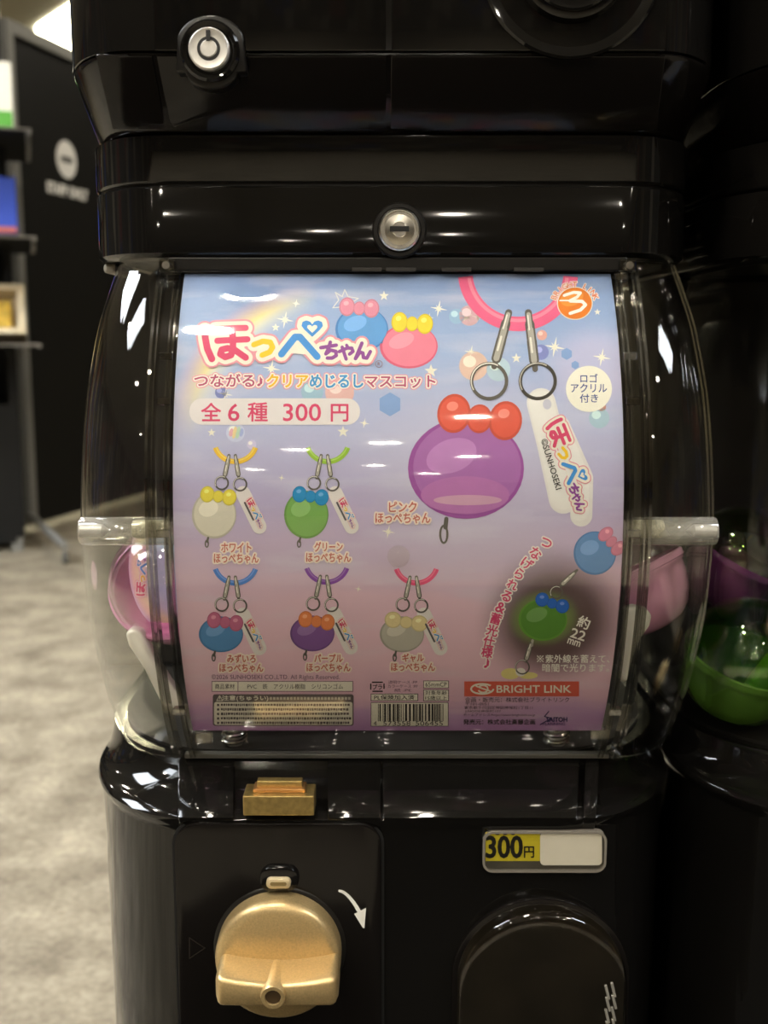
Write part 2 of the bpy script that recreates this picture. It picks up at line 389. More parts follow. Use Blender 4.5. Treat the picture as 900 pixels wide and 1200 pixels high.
class Flat:
    """2D shapes, y downwards like the photograph"""
    def __init__(s): s.v = []; s.f = []; s.fine = False
    def add(s, vs, fs):
        n = len(s.v); s.v += vs; s.f += [tuple(i+n for i in f) for f in fs]; return s
    def poly(s, pts): return s.add(list(pts), [tuple(range(len(pts)))])
    def fan(s, c, pts):
        n = len(pts); return s.add([c]+list(pts), [(0, i+1, (i+1) % n+1) for i in range(n)])
    def ellipse(s, cx, cy, rx, ry, rot=0, n=28):
        c, si = math.cos(math.radians(rot)), math.sin(math.radians(rot)); pts = []
        for k in range(n):
            a = 2*PI*k/n; x, y = rx*math.cos(a), ry*math.sin(a); pts.append((cx+x*c-y*si, cy+x*si+y*c))
        return s.fan((cx, cy), pts)
    def ring(s, cx, cy, rx, ry, wd, a0=0, a1=360, n=28):
        pts = []; fs = []
        for k in range(n+1):
            a = math.radians(a0+(a1-a0)*k/n)
            pts += [(cx+(rx-wd/2)*math.cos(a), cy+(ry-wd/2)*math.sin(a)), (cx+(rx+wd/2)*math.cos(a), cy+(ry+wd/2)*math.sin(a))]
        return s.add(pts, [(2*k, 2*k+1, 2*k+3, 2*k+2) for k in range(n)])
    def rect(s, x0, y0, x1, y1): return s.poly([(x0, y0), (x1, y0), (x1, y1), (x0, y1)])
    def rrect(s, x0, y0, x1, y1, r): return s.fan(((x0+x1)/2, (y0+y1)/2), rrect(x0, y0, x1, y1, r, 5))
    def frame(s, x0, y0, x1, y1, t):
        s.rect(x0, y0, x1, y0+t); s.rect(x0, y1-t, x1, y1); s.rect(x0, y0+t, x0+t, y1-t); s.rect(x1-t, y0+t, x1, y1-t); return s
    def seg(s, a, b, wd, n=6):
        dx, dy = b[0]-a[0], b[1]-a[1]; L = math.hypot(dx, dy)
        if L < 1e-9: return s
        px, py = -dy/L*wd/2, dx/L*wd/2; t0 = math.atan2(py, px); pts = []
        for k in range(n+1):
            t = t0+PI*k/n; pts.append((a[0]+wd/2*math.cos(t), a[1]+wd/2*math.sin(t)))
        for k in range(n+1):
            t = t0+PI+PI*k/n; pts.append((b[0]+wd/2*math.cos(t), b[1]+wd/2*math.sin(t)))
        return s.poly(pts)
    def line(s, pts, wd, n=6):
        for a, b in zip(pts[:-1], pts[1:]): s.seg(a, b, wd, n)
        return s
    def star(s, cx, cy, r, k=5, inner=0.42, rot=-90):
        pts = []
        for i in range(2*k):
            a = math.radians(rot+180*i/k); q = r if i % 2 == 0 else r*inner
            pts.append((cx+q*math.cos(a), cy+q*math.sin(a)))
        return s.fan((cx, cy), pts)
    def text(s, body, cx, cy, wd=None, ht=None, rot=0, grow=0.0):
        """type centred on cx, cy; grow thickens every outline by that much (same units)"""
        vs, fs, be, (x0, y0, x1, y1) = text_geo(body)
        if ht is None: ht = wd*(y1-y0)/(x1-x0)
        sy = ht/(y1-y0); sx = wd/(x1-x0) if wd else sy
        c, si = math.cos(math.radians(rot)), math.sin(math.radians(rot)); mx, my = (x0+x1)/2, (y0+y1)/2
        P = []
        for x, y in vs:
            a, b = (x-mx)*sx, -(y-my)*sy; P.append((cx+a*c-b*si, cy+a*si+b*c))
        s.add(P, fs)
        if grow > 0:
            for i, j in be: s.seg(P[i], P[j], 2*grow, 3)
        return s
    def union(s, h=0.45):
        """one clean skin over all overlapping faces, traced on a fine grid"""
        if not s.f: return s
        V = np.array(s.v); x0, y0 = V.min(0)-2*h; x1, y1 = V.max(0)+2*h
        nx, ny = int((x1-x0)/h)+2, int((y1-y0)/h)+2
        D = np.full((ny, nx), 9.0)
        for f in s.f:
            P = V[list(f)]
            ar = np.sum(P[:, 0]*np.roll(P[:, 1], -1)-np.roll(P[:, 0], -1)*P[:, 1])
            if abs(ar) < 1e-9: continue
            if ar < 0: P = P[::-1]
            i0, i1 = max(0, int((P[:, 0].min()-x0)/h)-1), min(nx, int((P[:, 0].max()-x0)/h)+3)
            j0, j1 = max(0, int((P[:, 1].min()-y0)/h)-1), min(ny, int((P[:, 1].max()-y0)/h)+3)
            E = np.roll(P, -1, 0)-P; L = np.hypot(E[:, 0], E[:, 1]); k = L > 1e-9
            if k.sum() < 3: continue
            nxv, nyv = E[k, 1]/L[k], -E[k, 0]/L[k]; c = nxv*P[k, 0]+nyv*P[k, 1]
            gx = (x0+h*np.arange(i0, i1))[None, :, None]; gy = (y0+h*np.arange(j0, j1))[:, None, None]
            d = (gx*nxv+gy*nyv-c).max(2)
            np.minimum(D[j0:j1, i0:i1], d, out=D[j0:j1, i0:i1])
        D -= 1e-3
        r = Flat(); ids = {}
        def vid(x, y):
            k = (round(x, 5), round(y, 5))
            if k not in ids: ids[k] = len(r.v); r.v.append((x, y))
            return ids[k]
        ins = D < 0
        cnt = ins[:-1, :-1].astype(int)+ins[:-1, 1:]+ins[1:, 1:]+ins[1:, :-1]
        for j in range(ny-1):
            row = cnt[j]; run = None
            for i in np.nonzero(row)[0].tolist()+[nx+5]:
                full = i < nx and row[i] == 4
                if run is not None and (not full or i != run[1]):
                    xa, xb, ya = x0+h*run[0], x0+h*run[1], y0+h*j
                    r.f.append((vid(xa, ya), vid(xb, ya), vid(xb, ya+h), vid(xa, ya+h))); run = None
                if full: run = [i, i+1] if run is None else [run[0], i+1]
                elif i < nx:
                    cs = [(i, j), (i+1, j), (i+1, j+1), (i, j+1)]; out = []
                    for a in range(4):
                        p, q = cs[a], cs[(a+1) % 4]; dp, dq = D[p[1], p[0]], D[q[1], q[0]]
                        if dp < 0: out.append((x0+h*p[0], y0+h*p[1]))
                        if (dp < 0) != (dq < 0):
                            t = dp/(dp-dq); out.append((x0+h*(p[0]+(q[0]-p[0])*t), y0+h*(p[1]+(q[1]-p[1])*t)))
                    ix = []
                    for o in out:
                        v = vid(*o)
                        if v not in ix: ix.append(v)
                    if len(ix) >= 3: r.f.append(tuple(ix))
        r.fine = True
        return r
    def moved(s, fn):
        r = Flat(); r.v = [fn(*p) for p in s.v]; r.f = list(s.f); r.fine = s.fine; return r

INK = {}
def ink(col, rough=0.45):
    k = tuple(round(c, 3) for c in col)
    if k not in INK:
        INK[k] = mat('ink_%d' % len(INK), k, rough, spec=0.25, noise=0.03, nscale=120)
    return INK[k]
def flat_build(fl, name, col, parent, fn):
    """fn maps 2D to a point in the world"""
    mb = MB(); mb.add([fn(*p) for p in fl.v], fl.f)
    return mb.build(name, ink(col), parent, smooth=0)

# partition sign: white disc with letters under it
sgn = Flat().ellipse(0, 0, 0.075, 0.075)
def sgm(d): return lambda a, b: pp(0.345+a, 1.485-b, d)
flat_build(sgn, 'sign_disc', (0.88, 0.87, 0.83), part, sgm(0.0135))
flat_build(Flat().text('STAFF ONLY', 0, 0.125, 0.30, 0.038, grow=0.003).union(0.0012), 'lettering', (0.85, 0.84, 0.80), part, sgm(0.0135))
flat_build(Flat().rrect(-0.045, -0.012, 0.045, 0.012, 0.011), 'disc_bar', (0.10, 0.10, 0.09), part, sgm(0.0145))
# ================================================================ display rack at the left edge
RACKB = mat('black_rack_board', (0.007, 0.007, 0.0065), 0.6, spec=0.3, noise=0.2)
WIRE = mat('chrome_wire', (0.32, 0.31, 0.29), 0.35, metal=0.9, noise=0.05)
RO = Vector((-1.300, 3.25, 0)); RA = math.radians(18)          # front right corner of the rack and its turn
RM = Matrix.Rotation(RA, 3, 'Z')
def in_rack(o, x, y, z):
    o.location = RO + RM @ Vector((x, y, z)); o.rotation_euler = (0, 0, RA)
def rthing(name, label, cat, x, y, z, group=None):
    t = thing(name, label, cat, (0, 0, 0), group); in_rack(t, x, y, z); return t
rk = rthing('display_rack', 'black display rack with wire shelves of goods beside the black partition', 'rack', 0, 0, 0)
MB().box((-0.45, 0.36, 1.05), (0.90, 0.03, 2.0)).build('back_board', RACKB, rk, smooth=0)
MB().box((-0.015, 0.18, 1.05), (0.03, 0.36, 2.0)).build('side_board', RACKB, rk, smooth=0)
MB().box((-0.885, 0.18, 1.05), (0.03, 0.36, 2.0)).build('side_board', RACKB, rk, smooth=0)
MB().box((-0.45, 0.18, 0.28), (0.84, 0.35, 0.5)).build('base_cabinet', RACKB, rk, smooth=0)
for x in (-0.03, -0.87):
    for y in (0.03, 0.33):
        MB().box((x, y, 0.025), (0.04, 0.04, 0.05)).build('foot', GREYF, rk, smooth=0)
SHZ = (1.418, 1.085, 0.742)
for z in SHZ:
    sh = MB().box((-0.41, 0.0, z-0.008), (0.96, 0.64, 0.004)).build('shelf', RACKB, rk, smooth=0)
    m_ = MB()
    for k in range(12):
        y = -0.32+0.64*k/11
        m_.tube([(-0.89, y, z-0.004), (0.085, y, z-0.004)], 0.0035, 6)
    m_.tube([(0.08, -0.32, z-0.010), (0.08, -0.02, z-0.010)], 0.0045, 6)
    m_.build('wire_grid', WIRE, sh)
BF = [(0,2,3,1),(4,5,7,6),(0,1,5,4),(2,6,7,3),(0,4,6,2),(1,3,7,5)]
def pack(root, dx, dy, dz, lean, cols, band):
    R = Matrix.Rotation(lean, 3, 'X')
    V = [R @ Vector((sx*dx/2, sy*dy/2, (0.008 if sz < 0 else dz))) for sz in (-1, 1) for sy in (-1, 1) for sx in (-1, 1)]
    MB().add(V, BF).build('carton', ink(cols[0]), root, smooth=0, bevel=0.004)
    q = [R @ Vector((x, -dy/2-0.001, z)) for x, z in ((-dx/2+.004, .012), (dx/2-.004, .012), (dx/2-.004, dz*band), (-dx/2+.004, dz*band))]
    q2 = [p+R @ Vector((0, 0.0006, 0)) for p in q]
    MB().add(q+q2, [(0,1,2,3),(7,6,5,4),(0,4,5,1),(1,5,6,2),(2,6,7,3),(3,7,4,0)]).build('printed_band', ink(cols[1]), root, smooth=0)
g0 = rthing('product_box', 'white and green product pack leaning on the upper wire shelf', 'box', -0.085, -0.18, SHZ[0]+0.002)
pack(g0, 0.24, 0.06, 0.23, math.radians(-12), [(0.75, 0.72, 0.62), (0.10, 0.36, 0.05)], 0.28)
g1 = rthing('product_box', 'blue product pack leaning on the middle wire shelf', 'box', -0.09, -0.18, SHZ[1]+0.002)
pack(g1, 0.24, 0.05, 0.20, math.radians(-12), [(0.03, 0.07, 0.42), (0.45, 0.12, 0.10)], 0.16)
TRAY = mat('pale_wood_tray', (0.66, 0.55, 0.36), 0.55, noise=0.12, nscale=20)
g2 = rthing('display_tray', 'pale wooden display tray with golden packets leaning on the lowest wire shelf', 'tray', -0.13, -0.20, SHZ[2]+0.004)
LE = math.radians(-24); RT = Matrix.Rotation(LE, 3, 'X')
def tr(x, y, z): return RT @ Vector((x, y, z+0.016))
def tbox(x0, x1, y0, y1, z0, z1):
    return MB().add([tr(x, y, z) for z in (z0, z1) for y in (y0, y1) for x in (x0, x1)], BF)
tbox(-0.25, 0.17, 0.03, 0.04, 0, 0.18).build('back', TRAY, g2, smooth=0)
for (x0, x1, z0, z1, nm) in ((-0.25, 0.17, 0, 0.02, 'rim'), (-0.25, 0.17, 0.16, 0.18, 'rim'), (-0.25, -0.23, 0.02, 0.16, 'rim'), (0.145, 0.17, 0.02, 0.16, 'rim')):
    tbox(x0, x1, -0.04, 0.03, z0, z1).build(nm, TRAY, g2, smooth=0, bevel=0.003)
PKT = [mat('gold_packet', (0.62, 0.40, 0.06), 0.35, metal=0.4, noise=0.35, nscale=40), mat('cream_packet', (0.75, 0.66, 0.42), 0.4, noise=0.3, nscale=40)]
for i in range(3):
    t_ = tbox(-0.215+0.118*i, -0.108+0.118*i, -0.02, 0.028, 0.022, 0.135+0.012*(i % 2))
    o_ = t_.build('snack_packet', PKT[i % 2], None, smooth=0, bevel=0.01)
    in_rack(o_, -0.13, -0.20, SHZ[2]+0.004)
    tag(o_, ['golden packet at the inner end of the pale tray', 'cream packet between the golden packets in the pale tray', 'golden packet at the outer end of the pale tray, by the rim'][i], 'packet', 'packets in the wooden tray')

# ================================================================ capsule machine
CXB, CXW, CXU = -0.001, 0.0078, 0.0045
def zz(z): return z+CZ
# window arc through three points (depth, height)
def circ3(p, q, r):
    ax, ay = p; bx, by = q; cx, cy = r
    d = 2*(ax*(by-cy)+bx*(cy-ay)+cx*(ay-by))
    ux = ((ax*ax+ay*ay)*(by-cy)+(bx*bx+by*by)*(cy-ay)+(cx*cx+cy*cy)*(ay-by))/d
    uy = ((ax*ax+ay*ay)*(cx-bx)+(bx*bx+by*by)*(ax-cx)+(cx*cx+cy*cy)*(bx-ax))/d
    return ux, uy, math.hypot(ax-ux, ay-uy)
AY, AZ, AR = circ3((0.035, 0.038), (-0.02, -0.10), (0.02, -0.2303))
def arc_y(z, off=0.0):                       # z relative to camera height; off > 0 moves outwards
    r = AR+off
    return AY - math.sqrt(max(1e-9, r*r-(z-AZ)**2))
def outline(half, ax, by, yf, yb, cx, n=14):
    """plan of a body with rounded front corners, open list from back left to back right"""
    L = [(-half, yb)]
    for k in range(n+1):
        t = PI/2*k/n
        L.append((-half+ax*(1-math.cos(t))**1.0, yf+by*(1-math.sin(t))))
    R = [(-x, y) for x, y in reversed(L)]
    return [(x+cx, y) for x, y in L+R]
def loft(levels, cx, yb=0.36):
    mb = MB(); rs = []
    for z, half, ax, by, yf in levels:
        rs.append([Vector((x, y, zz(z))) for x, y in outline(half, ax, by, yf, yb, cx)])
    return mb.rings(rs)

root = thing('capsule_machine', 'glossy black capsule toy machine with gold crank and pastel charm poster', 'vending machine', (CXB, 0.18, 0), 'capsule machines in a row')
# body with rim and sloped shoulders
loft([(-0.70, 0.1848, 0.080, 0.105, 0.004), (-0.40, 0.1873, 0.083, 0.108, 0.002), (-0.287, 0.1878, 0.083, 0.108, 0.001), (-0.2835, 0.1888, 0.084, 0.109, 0.0),
      (-0.281, 0.1903, 0.085, 0.11, -0.0015), (-0.2778, 0.1908, 0.085, 0.11, -0.002), (-0.2752, 0.1906, 0.085, 0.11, 0.0015),
      (-0.2744, 0.1898, 0.085, 0.110, 0.0075), (-0.2730, 0.1890, 0.084, 0.109, 0.0150), (-0.2705, 0.1884, 0.084, 0.107, 0.0220), (-0.2665, 0.1880, 0.084, 0.106, 0.0285),
      (-0.2610, 0.1878, 0.083, 0.104, 0.0340), (-0.2548, 0.1876, 0.083, 0.103, 0.0385)], CXB).build('body', BLACK, root, smooth=50)
MB().box((CXB, 0.19, 0.025), (0.34, 0.32, 0.05)).build('plinth', BLACKS, root, smooth=0, bevel=0.004)
# inner floor and back wall of the capsule chamber
loft([(-0.2548, 0.180, 0.08, 0.10, 0.045), (-0.2528, 0.180, 0.08, 0.10, 0.045)], CXB).build('chamber_floor', DARK, root, smooth=40)
MB().box((CXB, 0.29, zz(-0.1025)), (0.35, 0.14, 0.300)).build('back_cabinet', DARK, root, smooth=0, bevel=0.004)
# lid band in two tiers
ld = loft([(0.0475, 0.1815, 0.055, 0.08, 0.0325), (0.0500, 0.1835, 0.055, 0.08, 0.0300), (0.0855, 0.1835, 0.055, 0.08, 0.0300), (0.0868, 0.1828, 0.055, 0.08, 0.0310)], CXU).build('lid', BLACK, root, smooth=40)
loft([(0.0868, 0.1812, 0.055, 0.08, 0.0325), (0.0882, 0.1812, 0.055, 0.08, 0.0325)], CXU).build('seam_strip', BLACKS, ld, smooth=40)
loft([(0.0882, 0.1828, 0.055, 0.08, 0.0310), (0.0895, 0.1835, 0.055, 0.08, 0.0300), (0.1140, 0.1835, 0.055, 0.08, 0.0300), (0.1146, 0.1825, 0.055, 0.08, 0.0310)], CXU).build('collar', BLACK, root, smooth=40)
# keyhole lock on the lid
def lathe_front(mb, prof, c, n=40):           # prof (radius, towards viewer)
    return mb.lathe(prof, c, axis=(0, -1, 0), n=n)
lc = at(468, 270, 0.030)
lk = lathe_front(MB(), [(0.0155, -0.001), (0.0155, 0.001), (0.0145, 0.0022), (0.0125, 0.0022), (0.0122, 0.0008)], lc).build('lock', BLACKS, root)
lathe_front(MB(), [(0.0118, 0), (0.0118, 0.0045), (0.0108, 0.0056), (0.0100, 0.0056), (0.0097, 0.0046)], lc).build('lock_ring', STEEL, lk)
lathe_front(MB(), [(0.0096, 0.0), (0.0096, 0.0042), (0.0078, 0.0048), (0.0, 0.0048)], lc).build('lock_cylinder', STEEL, lk)
lathe_front(MB(), [(0.0043, 0.0), (0.0043, 0.0052), (0.0040, 0.0056), (0.0, 0.0056)], lc).build('lock_core', STEEL, lk)
MB().box((lc.x, lc.y-0.0056, lc.z+0.0003), (0.0108, 0.0010, 0.0030)).build('keyhole', HOLE, lk, smooth=0, bevel=0.0003)

# dark rail and clips over the window
MB().box((CXW, 0.037, zz(0.0437)), (0.262, 0.012, 0.0075)).build('window_rail', BLACKS, root, smooth=0, bevel=0.0008)
for px_ in (430, 470, 535, 620):
    c_ = at(px_, 316, 0.030)
    MB().box((c_.x, 0.0305, c_.z), (0.017, 0.0016, 0.0022)).build('rail_clip', DARK, root, smooth=0, bevel=0.0003)

# clear front panel and curved corner shells
ZB, ZT = -0.2535, 0.0455
def zs(n=28, z0=ZB, z1=ZT): return [z0+(z1-z0)*k/n for k in range(n+1)]
def arc_slab(x0, x1, off0, off1, z0=ZB, z1=ZT, n=28):
    """strip of the window arc between two radial offsets"""
    rs = []
    for z in zs(n, z0, z1):
        ya, yb = arc_y(z, off1), arc_y(z, off0)
        rs.append([Vector((x0, ya, zz(z))), Vector((x1, ya, zz(z))), Vector((x1, yb, zz(z))), Vector((x0, yb, zz(z)))])
    return MB().rings(rs)
PW = 0.1338
def arc_sheet(x0, x1, off, z0=ZB, z1=ZT, n=40, nx=1):
    rs = []
    for z in zs(n, z0, z1):
        rs.append([Vector((x0+(x1-x0)*k/nx, arc_y(z, off), zz(z))) for k in range(nx+1)])
    return rs
fp = arc_slab(CXW-PW, CXW+PW, 0.0018, 0.0036, n=40).build('window_panel', CLEARF, root, smooth=30)
for sgn_ in (-1, 1):
    for rx, rw, o0, o1 in ((0.1243, 0.0011, -0.004, 0.0036), (0.1268, 0.0009, -0.005, 0.0040), (0.1333, 0.0010, -0.003, 0.0048)):
        arc_slab(CXW+sgn_*rx-rw/2, CXW+sgn_*rx+rw/2, o0, o1, n=28).build('window_rib', RIB, fp, smooth=30)
    arc_slab(CXW+sgn_*0.1255-0.0009, CXW+sgn_*0.1255+0.0009, -0.006, -0.0045, z0=-0.215, z1=0.03, n=24).build('window_gasket', DARK, fp, smooth=30)
    # snap lugs on the ribs
    for z in (0.036, -0.008, -0.032, -0.103, -0.214):
        MB().box((CXW+sgn_*0.1275, arc_y(z, 0.002), zz(z)), (0.0075, 0.006, 0.0045)).build('snap_lug', RIB, fp, smooth=0, bevel=0.0006)
def half_at(z):
    pts = [(-0.2535, 0.1865), (-0.16, 0.1875), (-0.10, 0.1870), (-0.03, 0.184), (0.01, 0.1800), (0.0455, 0.1735)]
    for (a, u), (b, v) in zip(pts[:-1], pts[1:]):
        if z <= b: return u+(v-u)*(z-a)/(b-a)
    return pts[-1][1]
for sgn_ in (-1, 1):
    outer, inner = [], []
    T = 0.0022
    for z in zs(40):
        yf = arc_y(z, 0.0036); hf = half_at(z); x0 = 0.1345
        ax, by = hf-x0, (0.066+0.024*max(0, (-0.12-z)/0.13)**1.5)
        lo, li = [], []
        for k in range(19):
            t = PI/2*k/18
            e = 0.95
            x = x0+ax*math.sin(t)**e; y = yf+by*(1-math.cos(t)**e)
            lo.append(Vector((CXW+sgn_*x, y, zz(z))))
            nx_, ny_ = math.sin(t), -math.cos(t)
            li.append(Vector((CXW+sgn_*(x-nx_*T), y-ny_*T, zz(z))))
        lo.append(Vector((CXW+sgn_*(hf-0.001), 0.22, zz(z)))); li.append(Vector((CXW+sgn_*(hf-0.001-T), 0.22, zz(z))))
        outer.append(lo+list(reversed(li)))
    sh = MB().rings(outer).build('window_corner', CLEAR, root, smooth=40)
    # inner seam rib where the corner meets the panel
    arc_slab(CXW+sgn_*0.1362-0.0008, CXW+sgn_*0.1362+0.0008, -0.004, 0.0046, n=28).build('seam_rib', RIB, sh, smooth=30)
    # clear pivot tube
    zt = -0.1035; yt = -0.0125
    xa, xb = CXW+sgn_*0.1752, CXW+sgn_*0.1235
    R_ = 0.0078
    tb = MB(); ax_ = (sgn_, 0, 0)
    L_ = abs(xa-xb)
    tb.lathe([(R_*0.93, -0.0), (R_, -0.0012), (R_, -L_), (R_*0.97, -L_-0.0005)], (xa, yt, zz(zt)), axis=ax_, n=32)
    pt = tb.build('pivot_tube', TUBEM, root)
    MB().lathe([(0.0036, 0.0003), (0.0036, -0.012), (0.0, -0.016)], (xa, yt, zz(zt+0.0002)), axis=ax_, n=20).build('tube_bore', ZINC, pt)
    MB().lathe([(0.0045, 0), (0.0052, -0.002), (0.0050, -0.018), (0.0045, -0.02)], (CXW+sgn_*0.1465, yt+0.001, zz(zt+0.001)), axis=ax_, n=20).build('tube_liner', mat('cream_frosted_liner', (0.62, 0.58, 0.42), 0.5, noise=0.4, nscale=900, bump=0.5), pt)
    # corner hinge ear under the lid
    hx = CXW+sgn_*0.131
    MB().box((hx, 0.032, zz(0.0425)), (0.010, 0.008, 0.0075)).build('hinge_ear', RIB, root, smooth=0, bevel=0.0012)
    MB().lathe([(0.0022, 0), (0.0022, 0.011), (0.0, 0.011)], (hx, 0.0345, zz(0.0425)), axis=(0, -1, 0), n=16).build('hinge_screw', STEEL, root)
    if sgn_ < 0: MB().box((CXU+sgn_*0.1735, 0.105, zz(0.0445)), (0.008, 0.05, 0.006)).build('lid_stop', mat('grey_nylon', (0.36, 0.34, 0.29), 0.5, noise=0.08), root, smooth=0, bevel=0.002)
# boss in the middle of the panel, with its ring
def arc_pt(px, py, off):
    d = ray(px, py); lo, hi = 0.4, 0.9
    for _ in range(50):
        m_ = (lo+hi)/2; p = CAM+d*m_
        if p.y > arc_y(p.z-CZ, off): hi = m_
        else: lo = m_
    return CAM+d*hi
bp_ = arc_pt(467, 652, 0.0036)
zb = bp_.z-CZ; nrm = Vector((0, arc_y(zb)-AY, zb-AZ)).normalized()
bo = MB().lathe([(0.0062, -0.0003), (0.0060, 0.0010), (0.0045, 0.0014), (0.0042, 0.0006), (0.0025, 0.0006), (0.0020, 0.0016), (0.0, 0.0018)], bp_, axis=nrm, n=32).build('panel_boss', CLEARF, root)
# springs and clips under the poster
for px_ in (275, 652):
    c_ = at(px_, 868, 0.055)
    path = []
    for k in range(90):
        a = 2*PI*k/15; path.append((c_.x+0.0072*math.cos(a), 0.055+0.0072*math.sin(a), zz(-0.2525)+0.0255*k/89))
    sp = MB().tube(path, 0.0014, 7).build('coil_spring', STEEL, root)
    MB().lathe([(0.0055, 0), (0.0055, 0.030)], (c_.x, 0.055, zz(-0.2525)), n=20).build('spring_post', ZINC, sp)
for px_, py_ in ((238, 866), (703, 861)):
    c_ = at(px_, py_, 0.026)
    MB().box((c_.x, 0.029, c_.z), (0.0105, 0.004, 0.0075)).build('panel_clip', RIB, root, smooth=0, bevel=0.001)
MB().box((CXW, 0.0375, zz(-0.2530)), (0.262, 0.006, 0.003)).build('sill_strip', mat('grey_sill', (0.10, 0.095, 0.085), 0.35, noise=0.1), root, smooth=0, bevel=0.0006)
MB().box((CXW, 0.080, zz(-0.2440)), (0.250, 0.004, 0.018)).build('chamber_lip', mat('clouded_plastic', (0.34, 0.31, 0.25), 0.4, noise=0.35, nscale=25), root, smooth=0, bevel=0.001)
# white agitator paddles in the chamber
PADM = mat('white_nylon_paddle', (0.72, 0.69, 0.62), 0.45, noise=0.05)
def paddle(pts, Y, thick, nm='agitator_paddle'):
    P = [at(x, y, Y) for x, y in pts]
    mb = MB(); mb.add(P+[p+Vector((0, thick, 0)) for p in P], [tuple(range(len(P))), tuple(reversed(range(len(P), 2*len(P))))]+[((i+1) % len(P), i, len(P)+i, len(P)+(i+1) % len(P)) for i in range(len(P))])
    return mb.build(nm, PADM, root, smooth=60, bevel=0.0025, seg=3)
paddle([(146, 742), (155, 737), (164, 741), (181, 772), (198, 800), (216, 822), (216, 838), (196, 838), (183, 814), (168, 784), (150, 757)], 0.035, 0.012)
paddle([(726, 716), (744, 711), (758, 714), (765, 722), (762, 734), (752, 748), (742, 772), (736, 800), (726, 800)], 0.022, 0.010)

# ---- coin mechanism panel
x0, x1 = at(207, 1050, 0).x, at(447, 1050, 0).x
zt_, zb_ = at(330, 962, 0).z, at(330, 1240, 0).z
cp = MB().prism(rrect(x0, zb_, x1, zt_, 0.014, 8), front(-0.0035), 0.006).build('coin_panel', BLACKB, root, smooth=40, bevel=0.0012)
gr = MB().prism(rrect(x0-0.0016, zb_-0.0016, x1+0.0016, zt_+0.0006, 0.015, 8), front(-0.0004), 0.004).build('panel_gap', HOLE, cp, smooth=40)
# ledge pieces that carry the seams up to the window
def ledge_quad(px0, px1, nm, m, t=0.0012):
    a, b = at(px0, 960, -0.0025), at(px1, 960, -0.0025)
    c, d = at(px1+(3 if px1 > 450 else 0), 891, 0.0365), at(px0+(3 if px0 > 450 else 0), 891, 0.0365)
    n = (b-a).cross(d-a).normalized()
    if n.z < 0: n = -n
    V = [a, b, c, d]
    return MB().add([p+n*t for p in V]+[p-n*0.011 for p in V], [(0,1,2,3),(7,6,5,4),(0,4,5,1),(1,5,6,2),(2,6,7,3),(3,7,4,0)]).build(nm, m, root, smooth=40, bevel=0.0008)
ledge_quad(209, 274, 'ledge_plate', BLACK)
ledge_quad(384, 446, 'ledge_plate', BLACK)
ledge_quad(449, 676, 'ledge_plate', BLACK)
ledge_quad(683, 699, 'ledge_plate', BLACK)
# coin slot block
a = at(285, 956, -0.0075); b = at(368, 933, -0.0075)
cs = thing_part = MB().box(((a.x+b.x)/2, 0.0015, (a.z+b.z)/2), (b.x-a.x, 0.018, b.z-a.z)).build('coin_slot', GOLDS, root, smooth=0, bevel=0.0006)
a2 = at(301, 931, -0.001); b2 = at(354, 917, -0.001)
MB().box(((a2.x+b2.x)/2, 0.003, (a2.z+b2.z)/2-0.001), (b2.x-a2.x, 0.006, b2.z-a2.z+0.003)).build('slot_guide', GOLDS, cs, smooth=0, bevel=0.0006)
MB().box(((a2.x+b2.x)/2, 0.0025, b.z+0.0013), (b2.x-a2.x+0.004, 0.011, 0.0022)).build('slot_lip', mat('copper_slot', (0.55, 0.30, 0.12), 0.3, metal=0.9, noise=0.1), cs, smooth=0, bevel=0.0004)
# coin return button
rc = at(327, 1031, -0.006)
rb = MB().prism([(x+rc.x, z+rc.z) for x, z in rrect(-0.0115, -0.0075, 0.0115, 0.0085, 0.0072, 8)], front(-0.0075), 0.006).build('return_button', BLACK, root, smooth=40, bevel=0.0018)
MB().prism([(x+rc.x, z+rc.z) for x, z in rrect(-0.0072, -0.0035, 0.0072, 0.0028, 0.0028, 6)], front(-0.0105), 0.005).build('button_slot', mat('cream_gold', (0.75, 0.62, 0.38), 0.35, metal=0.5, noise=0.06), rb, smooth=40, bevel=0.0008)
MB().prism([(x+rc.x, z+rc.z-0.0002) for x, z in rrect(-0.0048, -0.0011, 0.0048, 0.0011, 0.001, 5)], front(-0.0108), 0.001).build('slot_hole', mat('dull_gold', (0.20, 0.14, 0.05), 0.5, noise=0.1), rb, smooth=40)
# crank knob
kc = at(325, 1128, -0.019); kc.y = 0
kn = MB().lathe([(0.0370, 0.002), (0.0370, 0.0145), (0.0362, 0.0175), (0.0345, 0.0192), (0.0310, 0.0200), (0.015, 0.0206), (0.0, 0.0207)], (kc.x, 0, kc.z), axis=(0, -1, 0), n=64).build('crank_knob', GOLD, root, smooth=50)
rs = []
bz = at(323, 1170, -0.046).z
bx0, bx1 = at(251, 1165, -0.044).x, at(396, 1165, -0.044).x
NB = 48
for k in range(NB+1):
    t = -1+2*k/NB; x = (bx0+bx1)/2+(bx1-bx0)/2*t
    hh = 0.0068+0.0022*abs(t)**1.6
    fr = -0.0430-0.0040*(1-t*t)*0.3
    endf = 1.0 if abs(t) < 0.88 else max(0.2, math.sqrt(max(0, 1-((abs(t)-0.88)/0.124)**2)))
    hh *= 0.55+0.45*endf
    bot, top = -hh, hh
    fr = -0.020+(fr+0.020)*(0.72+0.28*endf)
    pr = []
    for ux, uz in rrect(-1, -1, 1, 1, 0.30, 4):
        yy = (fr+(-0.016))/2+ux*((-0.016)-fr)/2
        flare = 1.0+0.18*(1+ux)/2
        pr.append(Vector((x, yy, bz+(uz*hh*flare)+0.0016*abs(t)**2)))
    rs.append(pr)
